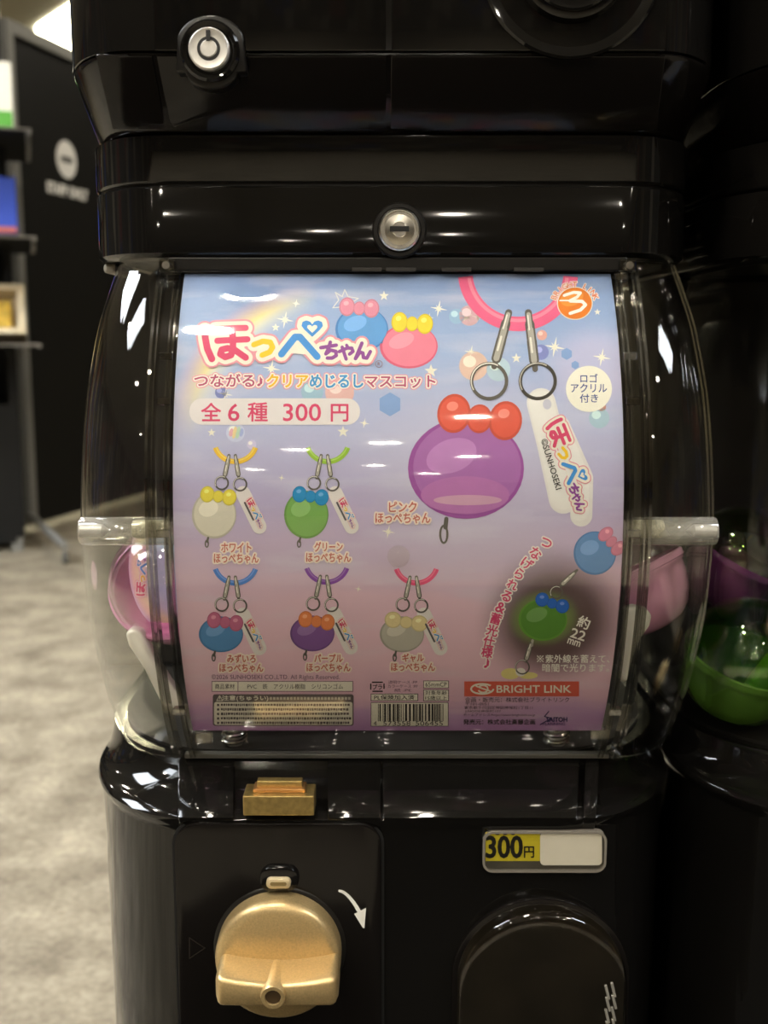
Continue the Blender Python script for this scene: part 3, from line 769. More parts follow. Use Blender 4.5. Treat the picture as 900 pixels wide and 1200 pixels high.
MB().rings(rs).build('crank_bar', GOLD, kn, smooth=50)
MB().lathe([(0.0072, 0.014), (0.0072, 0.0460), (0.0066, 0.0472), (0.0046, 0.0472), (0.0044, 0.0455), (0.0, 0.0455)], ((bx0+bx1)/2-0.0015, 0, bz+0.001), axis=(0, -1, 0), n=32).build('bar_boss', GOLD, kn, smooth=50)
MB().lathe([(0.0044, 0.0454), (0.0044, 0.0458), (0.0, 0.0458)], ((bx0+bx1)/2-0.0015, 0, bz+0.001), axis=(0, -1, 0), n=24).build('bar_hole', mat('brown_hole', (0.05, 0.028, 0.01), 0.5, noise=0.1), kn)
MB().lathe([(0.0395, 0.0), (0.0395, 0.0036), (0.0385, 0.0044), (0.0360, 0.0044)], (kc.x, 0, kc.z), axis=(0, -1, 0), n=64).build('knob_collar', BLACKS, root, smooth=50)
# white turning arrow
ar = Flat(); pts = []
for k in range(9):
    t = k/8; pts.append((398+26*t, 1044+ (30*t**1.7)))
fl = Flat()
for (p, q), wd in zip(zip(pts[:-1], pts[1:]), [3.2, 3.4, 3.6, 3.8, 4.0, 4.2, 4.4, 4.6]): fl.seg(p, q, wd)
fl.poly([(415, 1071), (429, 1064), (427, 1088), (425, 1087)])
flat_build(fl.union(0.25), 'turn_arrow', (0.82, 0.80, 0.74), cp, lambda x, y: at(x, y, -0.0037))
fl = Flat().line([(222, 1099), (222, 1123), (240, 1111), (222, 1099)], 1.2)
flat_build(fl.union(0.25), 'embossed_triangle', (0.016, 0.013, 0.011), cp, lambda x, y: at(x, y, -0.0036))
# price window
a = at(565, 1021, 0); b = at(711, 973, 0)
fr_out = rrect(a.x, a.z, b.x, b.z, 0.0062, 8); fr_in = rrect(a.x+0.0014, a.z+0.0014, b.x-0.0014, b.z-0.0014, 0.0050, 8)
pwf = MB()
n_ = len(fr_out)
for k in range(1):
    vs = [Vector((x, -0.0018, z)) for x, z in fr_out]+[Vector((x, -0.0018, z)) for x, z in fr_in]+[Vector((x, 0.003, z)) for x, z in fr_out]+[Vector((x, 0.003, z)) for x, z in fr_in]
    fs = []
    for i in range(n_):
        j = (i+1) % n_
        fs += [(i, j, n_+j, n_+i), (i, 2*n_+i, 2*n_+j, j), (n_+i, n_+j, 3*n_+j, 3*n_+i), (2*n_+i, 3*n_+i, 3*n_+j, 2*n_+j)]
    pwf.add(vs, fs)
pw_ = pwf.build('price_window', mat('grey_bezel', (0.20, 0.18, 0.15), 0.22, noise=0.05), root, smooth=30)
MB().prism(fr_in, front(-0.0002), 0.0008).build('price_recess', mat('dark_recess', (0.075, 0.068, 0.055), 0.35, noise=0.1), pw_, smooth=0)
def onf(Y): return lambda x, y: at(x, y, Y)
def card(fl_pts, nm, col, Y, par):
    P = [at(x, y, Y) for x, y in fl_pts]; n = len(P)
    return MB().add(P+[p+Vector((0, 0.0003, 0)) for p in P], [tuple(range(n)), tuple(reversed(range(n, 2*n)))]+[((i+1) % n, i, n+i, n+(i+1) % n) for i in range(n)]).build(nm, ink(col), par, smooth=0)
yc = card([(569, 975.5), (633, 975.5), (633, 1009), (569, 1009)], 'price_card', (0.62, 0.52, 0.03), -0.0006, pw_)
card(rrect(633, 976, 705.5, 1014, 5), 'blank_card', (0.82, 0.77, 0.68), -0.0009, pw_)
BLK = (0.012, 0.011, 0.009)
flat_build(Flat().text('300', 591, 992.5, 42, 25, grow=0.9).union(0.3), 'price_digits', BLK, pw_, onf(-0.0010))
flat_build(Flat().text('円', 620, 998.5, 11.5, 13, grow=0.35).union(0.25), 'price_unit', BLK, pw_, onf(-0.0010))
fl = Flat()
for cx_ in (583, 592, 601): fl.ring(cx_, 973, 3.6, 4.6, 2.0, 20, 160, 10)
flat_build(fl, 'hidden_digits', BLK, pw_, onf(-0.0010))
MB().prism(fr_in, front(-0.0016), 0.0003).build('price_lens', clear_mat('price_lens', base=0.03, rough=0.05), pw_, smooth=0)
# capsule outlet with clear flap
oc = at(633, 1160, 0); ow = (at(732, 1160, 0).x-at(533, 1160, 0).x)/2
otz = at(633, 1056, 0).z
def arch(w_, top, bot, n=20, cx=oc.x):
    pts = [(cx-w_, bot), (cx+w_, bot)]
    r = w_*0.98
    for k in range(n+1):
        t = PI*k/n; pts.append((cx+w_*math.cos(t), top-r+r*math.sin(t)))
    return pts
BOT = oc.z-0.075
om = MB().prism(arch(ow+0.0022, otz+0.0022, BOT-0.002), front(-0.0012), 0.004).build('outlet_frame', BLACKB, root, smooth=40, bevel=0.0008)
MB().prism(arch(ow-0.001, otz-0.001, BOT), front(-0.0016), 0.001).build('outlet_recess', mat('outlet_back', (0.022, 0.018, 0.013), 0.35, noise=0.3, nscale=40), om, smooth=30)
# domed flap
rs = []
for k, (s_, d_) in enumerate(((1.0, 0.001), (1.0, -0.006), (0.985, -0.0085), (0.955, -0.0098), (0.90, -0.0104), (0.6, -0.0115), (0.2, -0.012))):
    poly = arch(ow*0.985, otz-0.0012, BOT+0.001)
    cz_ = (otz+BOT)/2-0.01
    rs.append([Vector((oc.x+(x-oc.x)*s_, d_-0.002, cz_+(z-cz_)*s_)) for x, z in poly])
fpz = MB().rings(rs).build('outlet_flap', SMOKE, root, smooth=60)
for k in range(4):
    c_ = at(713+1.0*(k % 2), 1160+14*k, -0.0105)
    MB().box((c_.x-0.0012, -0.0125, c_.z), (0.0016, 0.0018, 0.0095), Matrix.Rotation(math.radians(-14), 3, 'Y')).build('grip_mark', mat('frosted_mark', (0.24, 0.23, 0.20), 0.4, noise=0.2), fpz, smooth=0, bevel=0.0004)
    MB().box((c_.x+0.0024, -0.0125, c_.z+0.0015), (0.0016, 0.0018, 0.0095), Matrix.Rotation(math.radians(-14), 3, 'Y')).build('grip_mark', MATS['frosted_mark'], fpz, smooth=0, bevel=0.0004)

# ================================================================ machine stacked above
up = thing('stacked_machine', 'upper black capsule machine with tubular lock stacked on the poster machine', 'vending machine', (CXU, 0.18, zz(0.1150)), 'machines of the upper tier')
loft([(0.1152, 0.1790, 0.055, 0.085, 0.0310), (0.1165, 0.1805, 0.055, 0.085, 0.0285), (0.1475, 0.186, 0.048, 0.085, 0.0030), (0.1495, 0.1875, 0.05, 0.09, 0.0012), (0.1505, 0.1875, 0.05, 0.09, 0.0012)], CXU).build('base', BLACKB, up, smooth=40)
loft([(0.1505, 0.186, 0.05, 0.09, 0.0025), (0.1515, 0.188, 0.05, 0.09, 0.0), (0.45, 0.188, 0.05, 0.09, 0.0)], CXU).build('body', BLACK, up, smooth=40)
# front plates of the upper machine
def plate_v(px0, px1, py1, nm, t=0.0014):
    a, b = at(px0, 59.5, -t), at(px1, 59.5, -t)
    return MB().prism([(a.x, a.z), (b.x, b.z), (b.x, 1.12), (a.x, 1.12)], front(-t), t+0.003).build(nm, BLACK, up, smooth=40, bevel=0.0008)
plate_v(181, 452, 0, 'front_plate'); plate_v(459, 780, 0, 'front_plate')
P0 = Vector((0, 0.0030, zz(0.1475))); P1 = Vector((0, 0.0285, zz(0.1165)))
sn = Vector((1, 0, 0)).cross(P1-P0).normalized()
if sn.y > 0: sn = -sn
def slope_plate(pts, nm, t=0.0011):
    V = [on_plane(x, y, P0+sn*t, sn) for x, y in pts]; n = len(V)
    return MB().add(V+[p-sn*(t+0.002) for p in V], [tuple(range(n)), tuple(reversed(range(n, 2*n)))]+[((i+1) % n, i, n+i, n+(i+1) % n) for i in range(n)]).build(nm, BLACKB, up, smooth=40, bevel=0.0007)
slope_plate([(183, 66), (453, 66), (453, 152), (210, 152), (203, 149), (199, 143)], 'slope_plate')
slope_plate([(458, 66), (780, 66), (770, 152), (458, 152)], 'slope_plate')
slope_plate([(112, 66), (178, 66), (193, 145), (190, 152), (132, 152)], 'slope_plate')
# tubular lock
lc2 = at(247, 61, -0.004); 
lb = MB().prism([(x+lc2.x, z+lc2.z) for x, z in ([(-0.0185, -0.010), (-0.0175, 0.004)]+[(0.0180*math.cos(t), 0.004+0.0145*math.sin(t)) for t in [PI-PI*k/14 for k in range(1, 14)]]+[(0.0175, 0.004), (0.0185, -0.010)]+[(0.0135*math.cos(t), -0.010-0.0085*math.sin(t)) for t in [PI*k/12 for k in range(13)]])], front(-0.0042), 0.012).build('lock', BLACKS, up, smooth=50, bevel=0.0012)
lathe_front(MB(), [(0.0155, -0.002), (0.0155, 0.003), (0.0142, 0.0046), (0.0122, 0.0040), (0.0116, 0.0030)], lc2).build('lock_bezel', BLACK, lb)
lathe_front(MB(), [(0.0106, 0), (0.0106, 0.0068), (0.0098, 0.0076), (0.0078, 0.0070), (0.0060, 0.0070)], lc2).build('lock_ring', ZINC, lb)
lathe_front(MB(), [(0.0060, 0.0), (0.0060, 0.0071), (0.0, 0.0071)], lc2).build('lock_gap', HOLE, lb)
lathe_front(MB(), [(0.0044, 0.0), (0.0044, 0.0072), (0.0040, 0.0076), (0.0, 0.0076)], lc2).build('lock_core', ZINC, lb)
MB().box((lc2.x, lc2.y-0.0078, lc2.z+0.0062), (0.0022, 0.0008, 0.0052)).build('key_notch', HOLE, lb, smooth=0)
# round dish whose lower rim shows at the top of the picture
dc = at(670, -42, 0.0)
ds = lathe_front(MB(), [(0.0475, 0.0), (0.0475, 0.0022), (0.0462, 0.0034), (0.0440, 0.0026), (0.036, -0.0010), (0.030, 0.0010), (0.0285, 0.0060), (0.0270, 0.0068), (0.022, 0.0068), (0.0, 0.0072)], dc, n=64).build('round_dish', BLACK, up, smooth=40)
lathe_front(MB(), [(0.0250, 0.0066), (0.0250, 0.0082), (0.0240, 0.0088), (0.0225, 0.0082), (0.0225, 0.0066)], dc, n=48).build('dish_ring', BLACK, ds, smooth=40)

# ================================================================ neighbouring machines: same build, one pitch to the right
PITCH = 0.383
nb = copy_tree(root, skip=('agitator_paddle', 'lid_stop')); nb.location = root.location+Vector((PITCH, 0, 0))
nb['label'] = 'black capsule machine standing beside the poster machine, green and purple capsules inside'
nbu = copy_tree(up); nbu.location = up.location+Vector((PITCH, 0, 0))
nbu['label'] = 'black capsule machine stacked on the machine with green capsules'
# ================================================================ poster
# arc length grid shared by the sheet and everything printed on it
SG = []            # rows: (arc length, y, z, normal)
ZP0, ZP1 = None, None
def arc_ang(z): return math.asin((z-AZ)/AR)
za, zb2 = at(460, 856, 0.02).z-CZ, 0.0382
A0, A1 = arc_ang(za), arc_ang(zb2)
NROW = 84
for k in range(NROW+1):
    a = A0+(A1-A0)*k/NROW
    SG.append((AR*(a-A0), AY-AR*math.cos(a), AZ+AR*math.sin(a), Vector((0, -math.cos(a), math.sin(a)))))
STEP = SG[1][0]
def px_to_sheet(px, py):
    p = arc_pt(px, py, 0.0)
    return (p.x-CXW, AR*(arc_ang(max(-0.26, min(0.06, p.z-CZ)))-A0))
def sheet_pt(x, s, off):
    f = max(0, min(NROW-1e-6, s/STEP)); i = int(f); t = f-i
    a, b = SG[i], SG[i+1]
    return Vector((CXW+x, a[1]+(b[1]-a[1])*t, zz(a[2]+(b[2]-a[2])*t)))+a[3].lerp(b[3], t)*off
HW = 0.1225; SL = SG[-1][0]
LAYER = 0.00006
def print_on(fl, name, col, parent, layer, m=None, conv=px_to_sheet):
    bm = bmesh.new()
    vs = []
    for p in fl.v:
        x, s = conv(*p)
        vs.append(bm.verts.new((max(-HW, min(HW, x)), max(0.0002, min(SL-0.0002, s)), 0)))
    for f in fl.f:
        if len(set(f)) < 3: continue
        try: bm.faces.new([vs[i] for i in f])
        except ValueError: pass
    ys = [v.co.y for v in bm.verts]
    if ys and not fl.fine:
        for k in range(int(min(ys)/STEP)+1, int(max(ys)/STEP)+1):
            bmesh.ops.bisect_plane(bm, geom=bm.verts[:]+bm.edges[:]+bm.faces[:], plane_co=(0, k*STEP, 0), plane_no=(0, 1, 0), dist=1e-7)
    o0 = Vector(parent['_o'])
    for v in bm.verts:
        v.co = sheet_pt(v.co.x, v.co.y, 0.0002+LAYER*layer)-o0
    for f in bm.faces:
        f.normal_update()
        if f.normal.y > 0: f.normal_flip()
    me = bpy.data.meshes.new(name); bm.to_mesh(me); bm.free()
    me.materials.append(m or ink(col))
    o = bpy.data.objects.new(name, me); COL.objects.link(o); o.parent = parent; o['_o'] = parent['_o']
    return o

# --- the sheet and its printed background (sheet coordinates live in the UV map, 10 units per metre)
def sheet_uv(px, py):
    x, s = px_to_sheet(px, py); return (x*10, s*10)
def poster_mat():
    m = bpy.data.materials.new('poster_pastel_sky_print'); m.use_nodes = True
    nt = m.node_tree; b = nt.nodes['Principled BSDF']; N = nt.nodes.new; L = nt.links.new
    uv = N('ShaderNodeUVMap'); sep = N('ShaderNodeSeparateXYZ'); L(uv.outputs['UV'], sep.inputs[0])
    def math_(op, a, b_=None, c_=None):
        n = N('ShaderNodeMath'); n.operation = op
        for i, q in enumerate((a, b_, c_)):
            if q is None: continue
            if isinstance(q, (int, float)): n.inputs[i].default_value = q
            else: L(q, n.inputs[i])
        return n.outputs[0]
    def noise(scale, detail, sx=1.0, sy=1.0):
        mp = N('ShaderNodeMapping'); mp.inputs['Scale'].default_value = (sx, sy, 1)
        nz = N('ShaderNodeTexNoise'); nz.inputs['Scale'].default_value = scale; nz.inputs['Detail'].default_value = detail
        L(uv.outputs['UV'], mp.inputs['Vector']); L(mp.outputs['Vector'], nz.inputs['Vector']); return nz.outputs['Fac']
    def ramp(fac, stops):
        r = N('ShaderNodeValToRGB'); e = r.color_ramp.elements
        e[0].position, e[0].color = stops[0][0], (*stops[0][1], 1); e[1].position, e[1].color = stops[-1][0], (*stops[-1][1], 1)
        for p, c in stops[1:-1]: e.new(p).color = (*c, 1)
        L(fac, r.inputs['Fac']); return r.outputs['Color']
    def mix(fac, a, b_, mode='MIX'):
        n = N('ShaderNodeMix'); n.data_type = 'RGBA'; n.blend_type = mode
        if isinstance(fac, float): n.inputs['Factor'].default_value = fac
        else: L(fac, n.inputs['Factor'])
        for sock, q in (('A', a), ('B', b_)):
            if isinstance(q, tuple): n.inputs[sock].default_value = (*q, 1)
            else: L(q, n.inputs[sock])
        return n.outputs['Result']
    clouds = noise(2.2, 5, 0.55, 2.6)
    v = math_('DIVIDE', sep.outputs['Y'], SL*10)
    vv = math_('ADD', v, math_('MULTIPLY', math_('SUBTRACT', clouds, 0.5), 0.14))
    base = ramp(vv, [(0.0, (0.56, 0.30, 0.66)), (0.05, (0.62, 0.38, 0.70)), (0.10, (0.82, 0.52, 0.70)), (0.20, (0.85, 0.56, 0.70)), (0.33, (0.80, 0.55, 0.70)),  # lower stops lightened to make up for missing floor bounce light
                     (0.42, (0.60, 0.47, 0.70)), (0.52, (0.52, 0.46, 0.72)), (0.66, (0.50, 0.53, 0.80)), (0.82, (0.36, 0.48, 0.78)), (0.93, (0.28, 0.40, 0.70)), (1.0, (0.24, 0.33, 0.60))])
    cl = N('ShaderNodeMapRange'); cl.inputs[1].default_value = 0.52; cl.inputs[2].default_value = 0.78; cl.inputs[3].default_value = 0; cl.inputs[4].default_value = 0.5
    L(clouds, cl.inputs[0])
    col = mix(cl.outputs[0], base, (0.80, 0.76, 0.88))
    # lilac glow patch behind the badge
    def disc(px, py, rx, ry, soft):
        cx, cy = sheet_uv(px, py); k = 10/2110.0
        dx = math_('DIVIDE', math_('SUBTRACT', sep.outputs['X'], cx), rx*k); dy = math_('DIVIDE', math_('SUBTRACT', sep.outputs['Y'], cy), ry*k)
        d = math_('SQRT', math_('ADD', math_('MULTIPLY', dx, dx), math_('MULTIPLY', dy, dy)))
        mr = N('ShaderNodeMapRange'); mr.interpolation_type = 'SMOOTHSTEP'
        mr.inputs[1].default_value = 1.0+soft; mr.inputs[2].default_value = 1.0-soft; mr.inputs[3].default_value = 0; mr.inputs[4].default_value = 1
        L(d, mr.inputs[0]); return mr.outputs[0], d
    g, _ = disc(700, 430, 50, 45, 0.5)
    col = mix(math_('MULTIPLY', g, 0.45), col, (0.72, 0.62, 0.86))
    g, _ = disc(560, 560, 110, 100, 0.6)
    col = mix(math_('MULTIPLY', g, 0.35), col, (0.70, 0.68, 0.86))
    # rainbow
    _, d = disc(400, 505, 182, 182, 0.1)
    rb = ramp(math_('MULTIPLY', math_('SUBTRACT', d, 0.72), 2.4), [(0.0, (0.55, 0.62, 0.85)), (0.2, (0.75, 0.80, 0.88)), (0.42, (0.92, 0.88, 0.62)), (0.58, (0.95, 0.80, 0.30)), (0.72, (0.93, 0.62, 0.32)), (0.85, (0.78, 0.45, 0.50)), (1.0, (0.45, 0.42, 0.70))])
    ring = math_('SUBTRACT', 1.0, math_('MINIMUM', 1.0, math_('ABSOLUTE', math_('MULTIPLY', math_('SUBTRACT', d, 0.95), 6.0))))
    cx, cy = sheet_uv(350, 430)
    lim = N('ShaderNodeMapRange'); lim.inputs[1].default_value = cx+0.10; lim.inputs[2].default_value = cx-0.22; lim.inputs[3].default_value = 0; lim.inputs[4].default_value = 0.9
    L(sep.outputs['X'], lim.inputs[0])
    lim2 = N('ShaderNodeMapRange'); lim2.inputs[1].default_value = cy-0.42; lim2.inputs[2].default_value = cy+0.02; lim2.inputs[3].default_value = 0; lim2.inputs[4].default_value = 1
    L(sep.outputs['Y'], lim2.inputs[0])
    col = mix(math_('MULTIPLY', ring, math_('MULTIPLY', lim.outputs[0], lim2.outputs[0])), col, rb)
    # dark glow-in-the-dark picture
    g, _ = disc(650, 728, 70, 72, 0.42)
    col = mix(math_('MULTIPLY', g, 0.93), col, (0.075, 0.045, 0.040))
    # green halo inside it
    g, _ = disc(637, 725, 36, 32, 0.3)
    col = mix(math_('MULTIPLY', g, 0.55), col, (0.25, 0.42, 0.10))
    fine = noise(60, 3)
    col = mix(0.06, col, fine, 'OVERLAY')
    L(col, b.inputs['Base Color']); b.inputs['Roughness'].default_value = 0.4; b.inputs['Specular IOR Level'].default_value = 0.25
    return m
po = thing('display_card', 'pastel charm poster card with pink title lettering behind the clear machine window', 'poster', tuple(sheet_pt(0, 0, 0)))
NXP = 8
vs, fs, uvs = [], [], []
for side in (0, 1):
    for k in range(NROW+1):
        for i in range(NXP+1):
            x = -HW+2*HW*i/NXP
            vs.append(sheet_pt(x, SG[k][0]-(1e-9 if k == NROW else 0), 0.0002 if side == 0 else -0.0003)); uvs.append((x*10, SG[k][0]*10))
n1 = (NROW+1)*(NXP+1)
for k in range(NROW):
    for i in range(NXP):
        a = k*(NXP+1)+i
        fs.append((a, a+1, a+NXP+2, a+NXP+1)); fs.append((n1+a+NXP+1, n1+a+NXP+2, n1+a+1, n1+a))
me = bpy.data.meshes.new('sheet'); o0 = Vector(po['_o'])
me.from_pydata([tuple(p-o0) for p in vs], [], fs)
ul = me.uv_layers.new(name='UVMap')
for lp in me.loops: ul.data[lp.index].uv = uvs[lp.vertex_index]
me.materials.append(poster_mat())
sh = bpy.data.objects.new('sheet', me); COL.objects.link(sh); sh.parent = po; sh['_o'] = po['_o']

CREAM = (0.88, 0.85, 0.76); PINKO = (0.80, 0.33, 0.42); ROSE = (0.72, 0.07, 0.18); MAROON = (0.50, 0.10, 0.20)
WHITE = (0.90, 0.88, 0.84); YEL = (0.92, 0.60, 0.03); BLU = (0.06, 0.30, 0.78); PUR = (0.30, 0.08, 0.36)
OVER = ('clasp', 'name_plate', 'hook', 'recycle', 'warning_sign', 'emblem', 'banner_emblem', 'maker', 'star_outline', 'sparkle', 'registered', 'bead')
def PR(fl, name, col, layer):
    if not fl.fine and any(name.startswith(k) for k in OVER): fl = fl.union(0.35)
    return print_on(fl, name, col, po, layer)

# --- decorations: stars, sparkles, bubbles, hexagons
st = Flat()
for x, y, r in ((323, 384, 5), (505, 435, 8), (547, 371, 7), (605, 420, 6), (248, 507, 5), (402, 506, 7), (450, 347, 6), (700, 366, 4)): st.star(x, y, r)
PR(st, 'star_print', CREAM, 1)
sp = Flat()
for x, y, r in ((334, 375, 11), (347, 356, 6), (264, 462, 10), (318, 432, 12), (514, 362, 11), (503, 372, 6), (650, 407, 13), (705, 419, 12), (552, 413, 9), (427, 496, 7), (455, 623, 9), (590, 395, 6), (560, 372, 8), (330, 560, 5), (420, 690, 5)):
    sp.star(x, y, r, 4, 0.16, -80); sp.star(x, y, r*0.55, 4, 0.2, -35)
PR(sp, 'sparkle_print', (0.93, 0.90, 0.80), 1)
for x, y, r, c in ((276, 507, 11, (0.62, 0.66, 0.90)), (295, 521, 5.5, (0.66, 0.62, 0.88)), (366, 459, 13, (0.36, 0.56, 0.74)), (398, 460, 17, (0.80, 0.50, 0.50)), (535, 371, 9, (0.33, 0.52, 0.76)), (550, 370, 12, (0.70, 0.45, 0.52)),
                   (555, 429, 17, (0.78, 0.55, 0.48)), (584, 433, 14, (0.50, 0.66, 0.80)), (702, 490, 12, (0.42, 0.60, 0.76)), (634, 413, 9, (0.24, 0.28, 0.66)), (635, 393, 6, (0.80, 0.42, 0.38)), (259, 460, 7, (0.22, 0.26, 0.58)), (705, 477, 5, (0.75, 0.40, 0.34))):
    PR(Flat().ellipse(x, y, r, r), 'bubble_print', c, 1)
    PR(Flat().ellipse(x-r*0.28, y-r*0.3, r*0.45, r*0.4), 'bubble_shine', tuple(min(0.95, q*1.2+0.18) for q in c), 2)
for x0_, c in ((271, (0.80, 0.45, 0.55)), (275, (0.88, 0.72, 0.40)), (279, (0.55, 0.75, 0.60)), (283, (0.42, 0.50, 0.85))):
    PR(Flat().ellipse(x0_, 507, 2.4, 8.5-abs(277-x0_)*0.6, 12), 'rainbow_stripe', c, 3)
hx = Flat()
for x, y, r in ((457, 474, 14), (664, 415, 7), (674, 428, 5), (388, 475, 8)):
    hx.poly([(x+r*math.cos(math.radians(60*k+30)), y+r*math.sin(math.radians(60*k+30))) for k in range(6)])
PR(hx, 'hexagon_print', (0.25, 0.40, 0.76), 1)
so = Flat().line([(393, 343), (397, 352), (390, 361), (401, 360), (408, 368), (409, 357), (420, 350), (408, 348), (404, 340), (401, 348), (393, 343)], 1.2)
PR(so, 'star_outline', (0.70, 0.70, 0.72), 1)

# --- logo lettering, drawn in the pixels of its place in the title
def zc(pts): return [(200+x/3.462, 310+y/3.462) for x, y in pts]
HEART = [(0, 10), (-9, 1), (-12.5, -4), (-11.5, -9), (-7, -11), (-2.5, -9.5), (0, -6), (2.5, -9.5), (7, -11), (11.5, -9), (12.5, -4), (9, 1)]
def heart(s): return [(366+x*s, 386.5+(y)*s*0.92) for x, y in HEART]
LOGO = [  # colour, width, stroke
    (ROSE, 8.0, zc([(140, 268), (141, 300), (150, 345), (168, 385)])),
    (ROSE, 7.2, zc([(182, 264), (305, 260)])), (ROSE, 7.2, zc([(190, 312), (312, 306)])),
    (ROSE, 7.6, zc([(250, 264), (253, 300), (254, 345), (246, 370), (222, 378), (202, 366), (208, 348), (232, 342), (262, 350), (305, 380)])),
    (YEL, 6.4, zc([(338, 328), (375, 314), (405, 318), (414, 338), (402, 358), (372, 370)])),
    (BLU, 8.0, zc([(450, 366), (505, 297), (525, 297), (595, 376)])),
    (PUR, 4.2, zc([(610, 340), (672, 330)])), (PUR, 4.2, zc([(648, 318), (640, 345), (630, 365), (650, 350), (670, 355), (672, 372), (655, 382), (636, 382)])),
    (PUR, 4.0, zc([(684, 356), (715, 342), (735, 342), (740, 355), (726, 366)])), (PUR, 4.0, zc([(696, 338), (712, 386)])), (PUR, 3.6, zc([(714, 330), (720, 342)])),
    (PUR, 4.2, zc([(776, 322), (750, 384), (768, 358), (780, 362), (782, 380), (796, 382), (810, 356)]))]
LOGOC = {}
def logo(mapper, emit, h=0.5, layer=3):
    """mapper: title pixels -> target; emit(flat, name, colour, layer)"""
    if h not in LOGOC:
        out = []
        for extra, col, ly, nm in ((13.5, PINKO, 0, 'logo_outline'), (9.0, CREAM, 1, 'logo_backing')):
            f = Flat()
            for c, wd, pts in LOGO: f.line(pts, wd+extra, 7)
            hh = heart(1.0); f.line(hh+[hh[0]], extra+2, 6); f.fan((366, 386), hh)
            f.poly(zc([(150, 270), (300, 265), (300, 380), (170, 385)])); f.poly(zc([(460, 360), (510, 300), (590, 370)])); f.poly(zc([(620, 330), (790, 330), (790, 380), (630, 380)]))
            out.append((f.union(h), nm, col, ly))
        for c in (ROSE, YEL, BLU, PUR):
            f = Flat()
            for c2, wd, pts in LOGO:
                if c2 == c: f.line(pts, wd, 7)
            if c == BLU: f.fan((366, 386), heart(1.0))
            out.append((f.union(h), 'logo_lettering', c, 2))
        out.append((Flat().fan((366, 386), heart(0.48)), 'logo_heart', CREAM, 3))
        LOGOC[h] = out
    for f, nm, col, ly in LOGOC[h]: emit(f.moved(mapper), nm, col, layer+ly)
def turned(cx, cy, k, rot):
    c, s = math.cos(math.radians(rot)), math.sin(math.radians(rot))
    def fn(x, y):
        a, b = (x-337)*k, (y-402)*k
        return (cx+a*c-b*s, cy+a*s+b*c)
    return fn

# --- two plain balls behind the title, each with a plain bead on top
def ball(cx, cy, rx, ry, col, rim, cap, capbox, ly=1, rot=0):
    PR(Flat().ellipse(cx, cy, rx, ry, rot, 36), 'ball_rim', rim, ly)
    PR(Flat().ellipse(cx+rx*0.02, cy-ry*0.02, rx*0.93, ry*0.93, rot, 36), 'ball_print', col, ly+1)
    PR(Flat().ellipse(cx-rx*0.25, cy-ry*0.25, rx*0.45, ry*0.33, rot-20, 24), 'ball_shine', tuple(min(0.95, q*1.15+0.07) for q in col), ly+2)
    if cap:
        x, y, w_, h_, a = capbox
        ca, sa = math.cos(math.radians(a)), math.sin(math.radians(a))
        def q(u, v): return (x+u*w_*ca-v*h_*sa, y+u*w_*sa+v*h_*ca)
        def beads(k):
            f = Flat()
            for u, v, ru, rv in ((-0.31, 0, 0.20, 0.46), (0.31, 0, 0.20, 0.46), (0, 0.04, 0.15, 0.34)):
                p = q(u, v); f.ellipse(p[0], p[1], ru*w_*k, rv*h_*k, a, 24)
            return f
        PR(beads(1.0), 'bead_print', tuple(q_*0.8 for q_ in cap), ly+3)
        PR(beads(0.86), 'bead_face', cap, ly+4)
        f = Flat()
        for u in (-0.34, 0.28): p = q(u, -0.16); f.ellipse(p[0], p[1], w_*0.07, h_*0.11, a-20, 14)
        PR(f, 'bead_shine', tuple(min(0.95, q_*1.1+0.16) for q_ in cap), ly+5)
ball(424, 386, 31, 26, (0.12, 0.36, 0.78), (0.07, 0.24, 0.62), (0.75, 0.27, 0.40), (421, 361, 46, 24, 4))
ball(479, 406, 34, 26, (0.86, 0.24, 0.36), (0.75, 0.13, 0.24), (0.92, 0.70, 0.05), (483, 379, 48, 26, 4))
logo(lambda x, y: (x, y), PR, layer=8)
PR(Flat().ring(444, 427, 4, 4, 0.9).text('R', 444, 427, 2.6, 3.6, grow=0.2), 'registered_mark', (0.35, 0.25, 0.33), 8)

# --- type
def typed(body, cx, cy, wd, ht, col, layer=3, bold=0.25, outline=None, rot=0, name='lettering'):
    ly = layer
    for extra, c in (outline or []):
        PR(Flat().text(body, cx, cy, wd, ht, rot, bold+extra).union(0.5), name+'_outline', c, ly); ly += 1
    f = Flat().text(body, cx, cy, wd, ht, rot, bold)
    if bold > 0: f = f.union(0.4 if ht > 8 else 0.25)
    PR(f, name, col, ly)
OUT2 = [(2.6, (0.84, 0.36, 0.45)), (1.5, WHITE)]
typed('つながる♪', 268, 446, 80, 15, MAROON, 2, 0.35, OUT2)
typed('クリア', 337, 446.5, 48, 15, (0.90, 0.55, 0.03), 2, 0.45, OUT2)
typed('めじるし', 394.5, 447, 62, 15, (0.06, 0.33, 0.72), 2, 0.45, OUT2)
typed('マスコット', 469, 447.5, 82, 14, MAROON, 2, 0.35, OUT2)
PR(Flat().rrect(222, 467, 422, 498, 15), 'pill_print', (0.80, 0.76, 0.80), 3)
typed('全', 247.5, 483, 23, 21, ROSE, 4, 0.35); typed('6', 274, 483.5, 13, 20, ROSE, 4, 0.3); typed('種', 302, 483, 23, 22, ROSE, 4, 0.35)
typed('300', 354, 483.5, 44, 20, ROSE, 4, 0.3); typed('円', 398, 484, 20, 20, ROSE, 4, 0.4)
CAPC = (0.60, 0.16, 0.13); COUT = [(1.9, (0.93, 0.80, 0.74))]
def caption(a, x, y, wa, wb=52, dy=12.5, h=11):
    typed(a, x, y, wa, h, CAPC, 6, 0.25, COUT, name='caption'); typed('ほっぺちゃん', x, y+dy, wb, h, CAPC, 6, 0.25, COUT, name='caption')
